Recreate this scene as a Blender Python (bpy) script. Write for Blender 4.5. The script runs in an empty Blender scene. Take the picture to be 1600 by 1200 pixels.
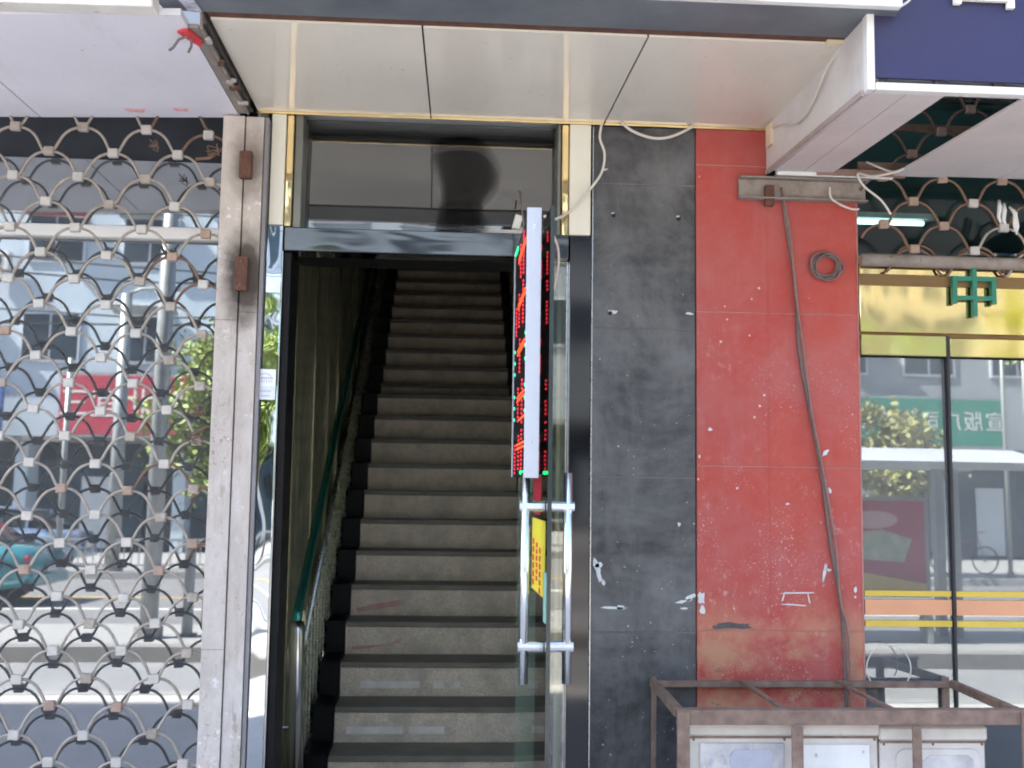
import bpy, bmesh, math, random
from mathutils import Vector, Matrix, Euler
random.seed(7)
R = math.radians
S = bpy.context.scene
C = S.collection

# ------------------------------------------------------------------ camera
cam_d = bpy.data.cameras.new('camera'); cam = bpy.data.objects.new('camera', cam_d); C.objects.link(cam)
S.camera = cam
cam_d.sensor_fit = 'HORIZONTAL'; cam_d.sensor_width = 36.0; cam_d.lens = 36.0
cam_d.dof.use_dof = True; cam_d.dof.focus_distance = 3.35; cam_d.dof.aperture_fstop = 4.0
cam_d.clip_start = 0.05; cam_d.clip_end = 600
_y, _p, _r = R(3.4), R(5.4), R(0.83)
FWD = Vector((math.sin(_y)*math.cos(_p), math.cos(_y)*math.cos(_p), math.sin(_p)))
_ri = Vector((math.cos(_y), -math.sin(_y), 0)); _up = _ri.cross(FWD)
RI = math.cos(_r)*_ri + math.sin(_r)*_up
UP = -math.sin(_r)*_ri + math.cos(_r)*_up
CAM = Vector((0, -3.75, 1.5))
m = Matrix((RI, UP, -FWD)).transposed().to_4x4(); m.translation = CAM
cam.matrix_world = m

# ------------------------------------------------------------------ sky, sun, exposure
SUN_EL, SUN_AZ = 50.0, 75.0                      # azimuth away from +y, towards -x
sdir = Vector((-math.sin(R(SUN_AZ))*math.cos(R(SUN_EL)), math.cos(R(SUN_AZ))*math.cos(R(SUN_EL)), math.sin(R(SUN_EL))))
W = bpy.data.worlds.new('World'); S.world = W; W.use_nodes = True
wn = W.node_tree.nodes; wl = W.node_tree.links
bg = wn['Background']
sky = wn.new('ShaderNodeTexSky'); sky.sky_type = 'NISHITA'; sky.sun_disc = False
sky.sun_elevation = R(SUN_EL); sky.sun_rotation = (2*math.pi - R(SUN_AZ)); sky.dust_density = 2.0
wl.new(sky.outputs[0], bg.inputs[0]); bg.inputs[1].default_value = 0.11
sl = bpy.data.lights.new('sun', 'SUN'); sl.energy = 5.0; sl.angle = R(0.5); sl.color = (1, .93, .83)
so = bpy.data.objects.new('sun', sl); C.objects.link(so)
so.rotation_euler = sdir.to_track_quat('Z', 'Y').to_euler(); so.location = (0, 0, 30)
S.view_settings.view_transform = 'Standard'; S.view_settings.look = 'None'
S.view_settings.gamma = 1; S.view_settings.use_curve_mapping = False
S.view_settings.exposure = 3.12
S.render.engine = 'CYCLES'
S.cycles.max_bounces = 10; S.cycles.glossy_bounces = 6; S.cycles.transparent_max_bounces = 24
S.cycles.use_denoising = True
S.cycles.filter_width = 1.9

# ------------------------------------------------------------------ material helpers
def lin(c):
    return tuple((x/12.92 if x <= .04045 else ((x+.055)/1.055)**2.4) for x in c)
MATS = {}
class NT:
    def __init__(s, name):
        s.m = bpy.data.materials.new(name); s.m.use_nodes = True
        s.n = s.m.node_tree.nodes; s.l = s.m.node_tree.links
        s.b = s.n['Principled BSDF']; s.out = s.n['Material Output']
        s.tc = s.n.new('ShaderNodeTexCoord'); s.co = s.tc.outputs['Object']
    def mapping(s, scale, loc=(0,0,0), rot=(0,0,0)):
        k = s.n.new('ShaderNodeMapping'); k.inputs['Scale'].default_value = scale
        k.inputs['Location'].default_value = loc; k.inputs['Rotation'].default_value = rot
        s.l.new(s.co, k.inputs[0]); return k.outputs[0]
    def noise(s, sc, det=4, vec=None, rough=.55, dist=0):
        k = s.n.new('ShaderNodeTexNoise'); k.inputs['Scale'].default_value = sc
        k.inputs['Detail'].default_value = det; k.inputs['Roughness'].default_value = rough
        k.inputs['Distortion'].default_value = dist
        s.l.new(vec if vec is not None else s.co, k.inputs['Vector']); return k.outputs['Fac']
    def ramp(s, fac, a, b, ca=(0,0,0,1), cb=(1,1,1,1)):
        k = s.n.new('ShaderNodeValToRGB'); k.color_ramp.elements[0].position = a; k.color_ramp.elements[1].position = b
        k.color_ramp.elements[0].color = ca; k.color_ramp.elements[1].color = cb
        s.l.new(fac, k.inputs[0]); return k.outputs[0]
    def mul(s, a, b, op='MULTIPLY'):
        k = s.n.new('ShaderNodeMath'); k.operation = op
        for i, x in enumerate((a, b)):
            if isinstance(x, (int, float)): k.inputs[i].default_value = x
            else: s.l.new(x, k.inputs[i])
        return k.outputs[0]
    def mix(s, fac, a, b):
        k = s.n.new('ShaderNodeMix'); k.data_type = 'RGBA'
        if isinstance(fac, (int, float)): k.inputs[0].default_value = fac
        else: s.l.new(fac, k.inputs[0])
        for i, x in ((6, a), (7, b)):
            if isinstance(x, tuple): k.inputs[i].default_value = (x + (1,))[:4] if len(x) == 3 else x
            else: s.l.new(x, k.inputs[i])
        return k.outputs[2]
    def bump(s, h, strength=.3, dist=.01):
        k = s.n.new('ShaderNodeBump'); k.inputs['Strength'].default_value = strength; k.inputs['Distance'].default_value = dist
        s.l.new(h, k.inputs['Height']); s.l.new(k.outputs[0], s.b.inputs['Normal']); return k.outputs[0]
    def zmask(s, z0, z1):       # 1 below z0 fading to 0 at z1
        k = s.n.new('ShaderNodeSeparateXYZ'); g = s.n.new('ShaderNodeNewGeometry'); s.l.new(g.outputs['Position'], k.inputs[0])
        r = s.n.new('ShaderNodeMapRange'); r.inputs[1].default_value = z0; r.inputs[2].default_value = z1
        r.inputs[3].default_value = 1; r.inputs[4].default_value = 0; s.l.new(k.outputs[2], r.inputs[0]); return r.outputs[0]
    def worldco(s):
        g = s.n.new('ShaderNodeNewGeometry'); s.co = g.outputs['Position']
def M(name, col, rough=.6, metal=0, var=.25, sc=6, bump=.15, bsc=40, col2=None, spec=.5, emit=0, coat=0, world=True):
    if name in MATS: return MATS[name]
    t = NT(name)
    if world: t.worldco()
    col = tuple(col); c2 = col2 or tuple(x*(1-var) for x in col)
    f = t.ramp(t.noise(sc, 6), .3, .72)
    c = t.mix(f, col, tuple(c2))
    t.l.new(c, t.b.inputs['Base Color'])
    rr = t.n.new('ShaderNodeMapRange'); rr.inputs[3].default_value = max(.02, rough*.8); rr.inputs[4].default_value = min(1, rough*1.2)
    t.l.new(t.noise(sc*2.3, 4), rr.inputs[0]); t.l.new(rr.outputs[0], t.b.inputs['Roughness'])
    t.b.inputs['Metallic'].default_value = metal; t.b.inputs['Specular IOR Level'].default_value = spec
    t.b.inputs['Coat Weight'].default_value = coat; t.b.inputs['Coat Roughness'].default_value = .05
    if bump: t.bump(t.noise(bsc, 4), bump, .004)
    if emit:
        t.b.inputs['Emission Color'].default_value = (*col, 1); t.b.inputs['Emission Strength'].default_value = emit
    MATS[name] = t.m; return t.m
def glass(name, refl, tint=(.8, .85, .85), rough=.0, wav=.0, wsc=2.0, gtint=(1, 1, 1), dust=0):
    t = NT(name); t.worldco(); t.n.remove(t.b)
    tr = t.n.new('ShaderNodeBsdfTransparent'); tr.inputs[0].default_value = (*tint, 1)
    gl = t.n.new('ShaderNodeBsdfGlossy'); gl.inputs['Roughness'].default_value = rough; gl.inputs[0].default_value = (*gtint, 1)
    mx = t.n.new('ShaderNodeMixShader')
    fr = t.n.new('ShaderNodeFresnel'); fr.inputs[0].default_value = 1.45
    f = t.mul(t.mul(fr.outputs[0], 1-refl), refl, 'ADD')
    t.l.new(f, mx.inputs[0]); t.l.new(tr.outputs[0], mx.inputs[1]); t.l.new(gl.outputs[0], mx.inputs[2])
    if dust:
        df_ = t.n.new('ShaderNodeBsdfDiffuse'); df_.inputs[0].default_value = (.6, .6, .6, 1); m2 = t.n.new('ShaderNodeMixShader')
        t.l.new(t.mul(t.ramp(t.noise(3, 6), .2, .8, (.5, .5, .5, 1), (1, 1, 1, 1)), dust), m2.inputs[0])
        t.l.new(mx.outputs[0], m2.inputs[1]); t.l.new(df_.outputs[0], m2.inputs[2]); mx = m2
    t.l.new(mx.outputs[0], t.out.inputs[0])
    if wav:
        k = t.n.new('ShaderNodeBump'); k.inputs['Strength'].default_value = wav; k.inputs['Distance'].default_value = .01
        t.l.new(t.noise(wsc, 1), k.inputs['Height']); t.l.new(k.outputs[0], gl.inputs['Normal']); t.l.new(k.outputs[0], fr.inputs['Normal'])
    MATS[name] = t.m; return t.m
def mirror(name, col, rough=.03, wav=.3, scale=(1, 1, 1), wsc=3, dist=.01, dirt=.15):
    t = NT(name); t.worldco()
    v = t.mapping(scale)
    c = t.mix(t.ramp(t.noise(5, 5), .35, .75), tuple(col), tuple(x*(1-dirt) for x in col))
    t.l.new(c, t.b.inputs['Base Color'])
    t.b.inputs['Metallic'].default_value = 1; t.b.inputs['Roughness'].default_value = rough
    t.bump(t.noise(wsc, 2, v), wav, dist)
    MATS[name] = t.m; return t.m

# specific materials
def mk_black_tile():
    t = NT('black_tile'); t.worldco()
    cl = t.ramp(t.noise(2.6, 9, rough=.72, dist=.5), .36, .66)
    c = t.mix(cl, (.030, .030, .032), (.135, .133, .135))
    st = t.ramp(t.noise(7, 8, t.mapping((1, 1, .25)), rough=.7), .5, .8)
    c = t.mix(t.mul(st, .5), c, (.20, .19, .18))
    sw = t.n.new('ShaderNodeTexWave'); sw.wave_type = 'RINGS'; sw.inputs['Scale'].default_value = 5; sw.inputs['Distortion'].default_value = 9
    sw.inputs['Detail'].default_value = 4; t.l.new(t.mapping((1, 1, 1), (-.7, 0, -1.95)), sw.inputs[0])
    c = t.mix(t.mul(t.ramp(sw.outputs['Fac'], .55, .95), .12), c, (.14, .14, .14))
    fl = t.mul(t.ramp(t.noise(75, 3), .66, .70), t.ramp(t.noise(6, 3), .5, .62))
    c = t.mix(t.mul(fl, t.zmask(1.6, 2.3)), c, (.5, .5, .5))
    v = t.n.new('ShaderNodeTexVoronoi'); v.inputs['Scale'].default_value = 26; t.l.new(t.co, v.inputs['Vector'])
    dots = t.mul(t.ramp(v.outputs['Distance'], .05, .1, (1,1,1,1), (0,0,0,1)), t.ramp(t.noise(9, 2), .5, .56))
    c = t.mix(t.mul(dots, t.zmask(1.7, 2.6)), c, (.45, .45, .46))
    t.l.new(c, t.b.inputs['Base Color'])
    t.l.new(t.ramp(t.noise(8, 6), .2, .8, (.3,.3,.3,1), (.55,.55,.55,1)), t.b.inputs['Roughness'])
    t.b.inputs['Specular IOR Level'].default_value = .35; t.bump(t.noise(60, 5), .12, .003); MATS['black_tile'] = t.m; return t.m
def mk_red_tile():
    t = NT('red_tile'); t.worldco()
    cl = t.ramp(t.noise(3, 8, rough=.6, dist=.8), .35, .7)
    c = t.mix(cl, (.38, .052, .042), (.38, .092, .082))
    c = t.mix(t.mul(t.ramp(t.noise(1.7, 3), .5, .7), .5), c, (.42, .055, .026))
    st = t.ramp(t.noise(6, 6, t.mapping((1.6, 1, .12)), rough=.65), .56, .72)
    c = t.mix(t.mul(st, .35), c, (.34, .15, .15))
    sp = t.mul(t.ramp(t.noise(130, 3), .62, .68), t.ramp(t.noise(4.5, 3), .47, .62))
    c = t.mix(t.mul(t.mul(sp, t.zmask(1.4, 2.3)), .8), c, (.55, .42, .40))
    v = t.n.new('ShaderNodeTexVoronoi'); v.inputs['Scale'].default_value = 20; t.l.new(t.co, v.inputs['Vector'])
    dots = t.mul(t.ramp(v.outputs['Distance'], .06, .11, (1,1,1,1), (0,0,0,1)), t.ramp(t.noise(7, 3), .52, .58))
    c = t.mix(t.mul(dots, t.zmask(2.1, 2.9)), c, (.66, .6, .6))
    sc2 = t.mul(t.ramp(t.noise(38, 7, t.mapping((1, 1, .7)), rough=.75), .56, .66), t.ramp(t.noise(2.6, 4), .46, .62))
    c = t.mix(t.mul(t.mul(sc2, t.zmask(1.7, 2.5)), .6), c, (.52, .33, .30))
    c = t.mix(t.mul(t.ramp(t.noise(11, 8, rough=.7), .4, .75), .35), c, (.42, .15, .13))
    tan = t.mul(t.ramp(t.noise(5.5, 6, rough=.6), .42, .6), t.zmask(.9, 1.1))
    c = t.mix(t.mul(tan, .75), c, (.45, .26, .15))
    bl = t.mul(t.ramp(t.noise(14, 6, t.mapping((.6, 1, 1.6)), rough=.7), .62, .68), t.mul(t.zmask(1.15, 1.3), .8))
    c = t.mix(bl, c, (.10, .09, .085))
    t.l.new(c, t.b.inputs['Base Color'])
    t.l.new(t.ramp(t.noise(8, 6), .2, .8, (.35,.35,.35,1), (.6,.6,.6,1)), t.b.inputs['Roughness'])
    t.b.inputs['Specular IOR Level'].default_value = .25; t.bump(t.noise(50, 5), .12, .003); MATS['red_tile'] = t.m; return t.m
def mk_pillar():
    t = NT('pillar_stone'); t.worldco()
    c = t.mix(t.ramp(t.noise(5, 8, rough=.7), .3, .7), (.50, .44, .39), (.40, .35, .305))
    c = t.mix(t.mul(t.ramp(t.noise(7, 7, t.mapping((2, 1, .3)), rough=.75), .54, .72), .6), c, (.24, .17, .13))
    sp = t.mul(t.ramp(t.noise(45, 5, rough=.7), .57, .63), t.ramp(t.noise(3.6, 2), .45, .62))
    c = t.mix(t.mul(sp, t.zmask(1.6, 2.3)), c, (.2, .13, .09))
    ws = t.mul(t.ramp(t.noise(28, 5, rough=.7), .6, .64), t.ramp(t.noise(4.3, 2), .48, .6))
    c = t.mix(t.mul(ws, .8), c, (.70, .67, .65))
    c = t.mix(t.mul(t.ramp(t.noise(9, 8, t.mapping((1.3, 1, .55)), rough=.75), .45, .62), .5), c, (.58, .53, .50))
    c = t.mix(t.mul(t.ramp(t.noise(16, 8, t.mapping((1.5, 1, .4)), rough=.8), .58, .66), .6), c, (.20, .14, .10))
    def soot(px, pz, r):
        g = t.n.new('ShaderNodeNewGeometry'); d = t.n.new('ShaderNodeVectorMath'); d.operation = 'DISTANCE'
        mp = t.n.new('ShaderNodeMapping'); mp.inputs['Scale'].default_value = (1.5, 0, .75); t.l.new(g.outputs['Position'], mp.inputs[0])
        t.l.new(mp.outputs[0], d.inputs[0]); d.inputs[1].default_value = (px*1.5, 0, pz*.75)
        s = t.mul(d.outputs['Value'], t.mul(t.mul(t.noise(22, 4), .09), -.045, 'ADD'), 'ADD')
        return t.ramp(s, r*.55, r*1.15, (1,1,1,1), (0,0,0,1))
    c = t.mix(t.mul(soot(-.748, 2.218, .14), .95), c, (.05, .035, .025))
    c = t.mix(t.mul(soot(-.75, 2.635, .11), .6), c, (.10, .07, .055))
    t.l.new(c, t.b.inputs['Base Color']); t.b.inputs['Roughness'].default_value = .75
    t.bump(t.noise(45, 6), .35, .004); MATS['pillar_stone'] = t.m; return t.m
def mk_riser():
    t = NT('stair_granite'); t.worldco()
    c = t.mix(t.ramp(t.noise(230, 2), .35, .65), (.48, .40, .32), (.84, .73, .59))
    c = t.mix(t.mul(t.ramp(t.noise(6, 7, rough=.7), .42, .62), .6), c, (.34, .30, .24))
    t.l.new(c, t.b.inputs['Base Color']); t.b.inputs['Roughness'].default_value = .45
    t.bump(t.noise(200, 2), .15, .002); MATS['stair_granite'] = t.m; return t.m
def mk_cloudy(name, a, b, patch, rough=.35, metal=0, sc=4, edge=.02):
    t = NT(name); t.worldco()
    c = t.mix(t.ramp(t.noise(sc, 7, rough=.62), .38, .66), a, b)
    c = t.mix(t.ramp(t.noise(sc*2.1, 8, rough=.7), .62, .62+edge), c, patch)
    t.l.new(c, t.b.inputs['Base Color']); t.b.inputs['Roughness'].default_value = rough; t.b.inputs['Metallic'].default_value = metal
    t.bump(t.noise(sc*6, 6), .2, .004); MATS[name] = t.m; return t.m

black_tile = mk_black_tile(); red_tile = mk_red_tile(); pillar = mk_pillar(); granite = mk_riser()
beam_grey = mk_cloudy('weathered_grey_metal', (.10, .115, .13), (.15, .165, .18), (.24, .26, .27), .5, .0, 4, .2)
def mk_soffit(name, a, b, coat, rough):
    t = NT(name); t.worldco()
    c = t.mix(t.ramp(t.noise(2, 4), .35, .7), a, b)
    c = t.mix(t.mul(t.ramp(t.noise(7, 8, t.mapping((1, .3, 1)), rough=.75), .55, .75), .22), c, (.36, .31, .25))
    c = t.mix(t.mul(t.ramp(t.noise(60, 3), .70, .74), .5), c, (.2, .16, .12))
    t.l.new(c, t.b.inputs['Base Color']); t.b.inputs['Roughness'].default_value = rough
    t.b.inputs['Coat Weight'].default_value = coat; t.b.inputs['Coat Roughness'].default_value = .05; t.b.inputs['Coat IOR'].default_value = 1.8
    t.bump(t.noise(2.2, 1, t.mapping((1.6, .5, 1))), .35, .02)
    MATS[name] = t.m; return t.m
soffit_cream = mk_soffit('glossy_cream_panel', (.72, .67, .57), (.66, .615, .53), .5, .4)
soffit_pale = mk_soffit('pale_lilac_panel', (.72, .70, .75), (.66, .65, .69), .15, .4)
cream = M('cream_strip', (.68, .645, .54), .35, 0, .06, 3, .02)
goldm = mirror('polished_gold', (.95, .73, .36), .06, .6, (1, 1, .5), 9, .006)
goldpanel = mirror('gold_mirror_sheet', (.66, .50, .22), .10, .8, (1, 1, .7), 1.8, .035)
steel_mirror = mirror('mirror_steel', (.40, .44, .48), .02, .5, (1, 1, .5), 3.2, .02)
bar_mirror = mirror('mirror_bar_steel', (.10, .105, .11), .08, .4, (.5, 1, 2), 3, .02)
wall_mirror = mirror('olive_mirror_sheet', (.66, .66, .48), .20, .4, (1, 5, .10), 4, .02, .4)
wall_mirror.node_tree.nodes['Principled BSDF'].inputs['Metallic'].default_value = .55
inox = M('brushed_steel', (.75, .75, .76), .22, 1, .08, 20, .03, 80)
inox_b = M('brushed_steel_rail', (.5, .52, .52), .28, 1, .2, 20, .03, 80)
teal_tube = M('teal_rail_tube', (.08, .42, .36), .16, .8, .2, 8, .02)
black_gloss = M('black_gloss_stone', (.006, .006, .009), .07, 0, .2, 3, .0, spec=.6)
black_soft = M('black_stone', (.006, .006, .007), .5, 0, .3, 8, .05, spec=.2)
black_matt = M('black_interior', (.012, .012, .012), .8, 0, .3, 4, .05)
gate_mat = M('gate_painted_steel', (.38, .335, .285), .5, .25, .35, 30, .1, 90, col2=(.24, .20, .165))
gate_clip_light = M('gate_clip_zinc', (.50, .47, .43), .4, .3, .2, 40, .1)
gate_clip_rust = M('gate_clip_rust', (.36, .25, .19), .6, .1, .3, 40, .2)
gate_rust = M('gate_rusty_steel', (.20, .12, .08), .7, .2, .4, 30, .2, 90)
rust = M('rusty_plate', (.14, .062, .04), .85, .1, .5, 30, .4, 70)
rust_grey = mk_cloudy('rusty_grey_bar', (.20, .16, .13), (.30, .26, .23), (.10, .06, .04), .8, 0, 14, .1)
cage_mat = M('brown_painted_angle', (.25, .17, .13), .65, .1, .3, 22, .25, 60, col2=(.13, .08, .06))
ac_white = mk_cloudy('ac_white_casing', (.60, .56, .51), (.48, .43, .38), (.28, .21, .16), .5, 0, 5, .2)
ac_silver = mk_cloudy('ac_worn_silver', (.56, .54, .52), (.33, .32, .33), (.74, .71, .66), .4, .1, 9, .03)
white_paint = M('white_paint', (.68, .665, .635), .5, 0, .12, 9, .1)
box_white = mk_cloudy('sign_box_white', (.62, .585, .58), (.52, .48, .47), (.42, .35, .30), .55, 0, 3.5, .25)
plank_white = mk_cloudy('soffit_plank_white', (.60, .54, .52), (.54, .485, .465), (.46, .38, .33), .5, 0, 5, .2)
blue_face = M('blue_sign_sheet', (.016, .014, .066), .5, 0, .2, 2.5, .05, col2=(.026, .021, .058))
cable_white = M('cable_white', (.62, .57, .50), .5, 0, .1, 20, 0)
cable_grey = M('cable_grey', (.17, .13, .12), .6, 0, .3, 30, .1)
dark_rubber = M('dark_seam', (.02, .02, .022), .6, 0, .2, 9, 0)
glass_left = glass('shop_window_glass', .225, (.35, .38, .40), 0.006, .05, 1.5, (.84, .90, .96), dust=.10)
glass_right = glass('right_window_glass', .18, (.35, .40, .42), 0.008, .06, 1.2, (.84, .90, .92), dust=.20)
glass_trans = glass('transom_glass', .11, (.30, .32, .33), 0.01, .10, 2.0, dust=.03)
glass_door = glass('door_glass', .05, (.78, .84, .80), 0, 0)
glass_edge = M('glass_edge_green', (.018, .03, .028), .2, 0, .2, 9, 0)
led_red = M('led_red', (1, .03, .05), .5, 0, 0, 9, 0, emit=.11)
led_orange = M('led_orange', (1, .10, .03), .5, 0, 0, 9, 0, emit=.14)
led_green = M('led_green', (.05, 1, .45), .5, 0, 0, 9, 0, emit=.12)
led_white = M('led_housing_white', (.42, .43, .47), .5, 0, .05, 9, .02)
yellow = M('yellow_notice', (.80, .68, .06), .5, 0, .08, 9, 0)
red_print = M('red_print', (.62, .04, .05), .5, 0, .1, 9, 0)
tape_yellow = M('yellow_tape', (.62, .43, .05), .45, 0, .12, 9, 0)
tape_orange = M('orange_tape', (.66, .31, .16), .45, 0, .12, 5, 0)
green_letter = M('green_acrylic', (.01, .17, .11), .35, 0, .1, 9, 0)
room_teal = M('shop_wall_teal', (.22, .33, .33), .7, 0, .15, 3, .05)
tube_light = M('lit_tube', (.7, 1, 1), .5, 0, 0, 9, 0, emit=.6)
asphalt = M('asphalt', (.17, .167, .17), .85, 0, .22, 1.2, .4, 120)
asphalt_lane = M('lane_asphalt', (.235, .235, .24), .85, 0, .25, .9, .4, 120)
paving = M('paving_concrete', (.46, .44, .42), .8, 0, .15, 2, .3, 60)
kerb_st = M('kerb_stone', (.22, .21, .20), .8, 0, .2, 5, .3, 60)
kerb_light = M('kerb_light', (.29, .285, .28), .8, 0, .15, 5, .3, 60)
line_white = M('line_white', (.6, .6, .58), .7, 0, .2, 9, .1)
line_yellow = M('line_yellow', (.55, .36, .06), .7, 0, .2, 9, .1)
pole_grey = M('pole_galvanised', (.36, .38, .38), .45, .4, .2, 8, .1)
fac_blue = M('facade_pale_blue', (.50, .58, .64), .8, 0, .12, .7, .1)
fac_grey = M('facade_grey', (.36, .39, .41), .8, 0, .15, .7, .1)
fac_cream = M('facade_cream', (.48, .45, .40), .8, 0, .15, .7, .1)
win_dark = M('far_window_glass', (.04, .06, .08), .12, 0, .3, 1, 0)
win_frame = M('far_window_frame', (.6, .63, .66), .5, 0, .1, 3, 0)
shop_dark = M('far_shop_dark', (.02, .025, .03), .5, 0, .4, 1.5, 0)
roof_grey = M('roof_grey', (.2, .2, .2), .8, 0, .2, 2, .1)
banner_red = M('banner_red', (.42, .03, .06), .6, 0, .1, 2, .05)
banner_green = M('banner_green', (.02, .22, .15), .6, 0, .1, 2, .05)
ad_red = M('advert_red', (.40, .02, .04), .5, 0, .15, 2, 0)
leaf_a = M('leaf_yellow_green', (.36, .42, .10), .6, 0, .4, 3, 0, col2=(.17, .25, .05))
leaf_b = M('leaf_olive', (.42, .40, .14), .6, 0, .4, 3, 0, col2=(.2, .21, .07))
leaf_c = M('leaf_dark', (.05, .085, .03), .6, 0, .4, 3, 0)
bark = M('bark', (.12, .09, .065), .9, 0, .3, 8, .4)
car_teal = M('car_paint_teal', (.06, .30, .34), .25, .3, .05, 2, 0, coat=1)
car_silver = M('car_paint_pale_blue', (.30, .40, .55), .25, .4, .05, 2, 0, coat=1)
car_glass = M('car_glass', (.02, .03, .035), .05, 0, .1, 2, 0)
tyre = M('tyre', (.02, .02, .02), .8, 0, .2, 9, 0)
tail_red = M('tail_lamp_red', (.5, .01, .02), .2, 0, .1, 9, 0)
shelter_roof = M('shelter_roof', (.60, .62, .68), .35, .2, .1, 2, .05)
bike_mat = M('bike_paint', (.5, .1, .1), .4, .2, .1, 9, 0)
render_wall = M('upper_render', (.45, .44, .42), .85, 0, .15, 1, .2)

# ------------------------------------------------------------------ geometry helpers
class MB:
    def __init__(s): s.bm = bmesh.new()
    def box(s, x0, x1, y0, y1, z0, z1, rot=None, piv=None):
        vs = [s.bm.verts.new((x, y, z)) for x in (x0, x1) for y in (y0, y1) for z in (z0, z1)]
        for f in ((0,1,3,2),(4,6,7,5),(0,4,5,1),(2,3,7,6),(0,2,6,4),(1,5,7,3)): s.bm.faces.new([vs[i] for i in f])
        if rot:
            p = Vector(piv or ((x0+x1)/2, (y0+y1)/2, (z0+z1)/2)); q = Euler(rot).to_matrix()
            for v in vs: v.co = p + q @ (v.co - p)
        return s
    def prism(s, pts, axis, a, b):       # polygon in the plane across axis, extruded a..b
        def mk(p, t):
            return {'x': (t, p[0], p[1]), 'y': (p[0], t, p[1]), 'z': (p[0], p[1], t)}[axis]
        A = [s.bm.verts.new(mk(p, a)) for p in pts]; B = [s.bm.verts.new(mk(p, b)) for p in pts]
        s.bm.faces.new(A); s.bm.faces.new(B[::-1])
        n = len(pts)
        for i in range(n): s.bm.faces.new((A[i], B[i], B[(i+1) % n], A[(i+1) % n]))
        return s
    def tube(s, pts, r, n=8, caps=True, closed=False):
        pts = [Vector(p) for p in pts]; rings = []
        rs = r if isinstance(r, (list, tuple)) else [r]*len(pts)
        up = None
        for i, p in enumerate(pts):
            if closed: d = pts[(i+1) % len(pts)] - pts[i-1]
            else: d = pts[min(i+1, len(pts)-1)] - pts[max(i-1, 0)]
            d.normalize()
            if up is None: up = Vector((0, 0, 1)) if abs(d.z) < .9 else Vector((1, 0, 0))
            u = d.cross(up)
            if u.length < 1e-4: u = d.cross(Vector((0, 1, 0)))
            u.normalize(); w = u.cross(d).normalized(); up = w
            rings.append([s.bm.verts.new(p + rs[i]*(math.cos(2*math.pi*k/n)*u + math.sin(2*math.pi*k/n)*w)) for k in range(n)])
        m_ = len(rings)
        for i in range(m_ if closed else m_-1):
            a, b = rings[i], rings[(i+1) % m_]
            for k in range(n): s.bm.faces.new((a[k], a[(k+1) % n], b[(k+1) % n], b[k]))
        if caps and not closed: s.bm.faces.new(rings[0][::-1]); s.bm.faces.new(rings[-1])
        return s
    def build(s, name, mat, parent=None, bevel=0, smooth=False, origin=None):
        if bevel: bmesh.ops.bevel(s.bm, geom=s.bm.edges[:], offset=bevel, segments=1, affect='EDGES', clamp_overlap=True)
        bmesh.ops.recalc_face_normals(s.bm, faces=s.bm.faces[:])
        me = bpy.data.meshes.new(name)
        if parent is None:
            o_ = Vector(origin) if origin else Vector((0, 0, 0))
        else: o_ = wloc(parent)
        bmesh.ops.translate(s.bm, verts=s.bm.verts[:], vec=-o_)
        s.bm.to_mesh(me); s.bm.free()
        for mm in (mat if isinstance(mat, list) else [mat]): me.materials.append(mm)
        if smooth:
            for p in me.polygons: p.use_smooth = True
        o = bpy.data.objects.new(name, me); C.objects.link(o)
        if parent is not None: o.parent = parent
        else: o.location = o_
        return o
def wloc(o):
    v = Vector(o.location)
    while o.parent: o = o.parent; v += Vector(o.location)
    return v
def tag(o, label=None, cat=None, group=None, kind=None):
    if label: o['label'] = label
    if cat: o['category'] = cat
    if group: o['group'] = group
    if kind: o['kind'] = kind
    return o
def thing(name, label, cat, loc=(0,0,0), group=None):
    o = bpy.data.objects.new(name, None); C.objects.link(o); o.location = loc; o.empty_display_size = .1
    return tag(o, label, cat, group)
def box(name, x0, x1, y0, y1, z0, z1, mat, parent=None, bevel=0, **k):
    return MB().box(x0, x1, y0, y1, z0, z1, **k).build(name, mat, parent, bevel)
def text(name, body, size, mat, parent, loc, rot, extrude=.002):
    cu = bpy.data.curves.new(name, 'FONT'); cu.body = body; cu.size = size; cu.extrude = extrude
    cu.align_x = 'CENTER'; cu.align_y = 'CENTER'; cu.materials.append(mat)
    tmp = bpy.data.objects.new(name, cu); C.objects.link(tmp)
    me = bpy.data.meshes.new_from_object(tmp.evaluated_get(bpy.context.evaluated_depsgraph_get()))
    bpy.data.objects.remove(tmp); me.name = name
    if not me.materials: me.materials.append(mat)
    o = bpy.data.objects.new(name, me); C.objects.link(o)
    if parent is not None: o.parent = parent; o.location = Vector(loc) - wloc(parent)
    else: o.location = loc
    o.rotation_euler = rot
    return o

TILT = R(-.8)
def tilt_glass(name, x0, x1, y, z0, z1, mat, parent, th=.008, tilt=TILT):
    # pane leaning very slightly outwards at its top
    b = MB(); b.box(x0, x1, y, y+th, z0, z1, rot=(tilt, 0, 0), piv=(0, y, 1.5)); return b.build(name, mat, parent)

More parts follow.
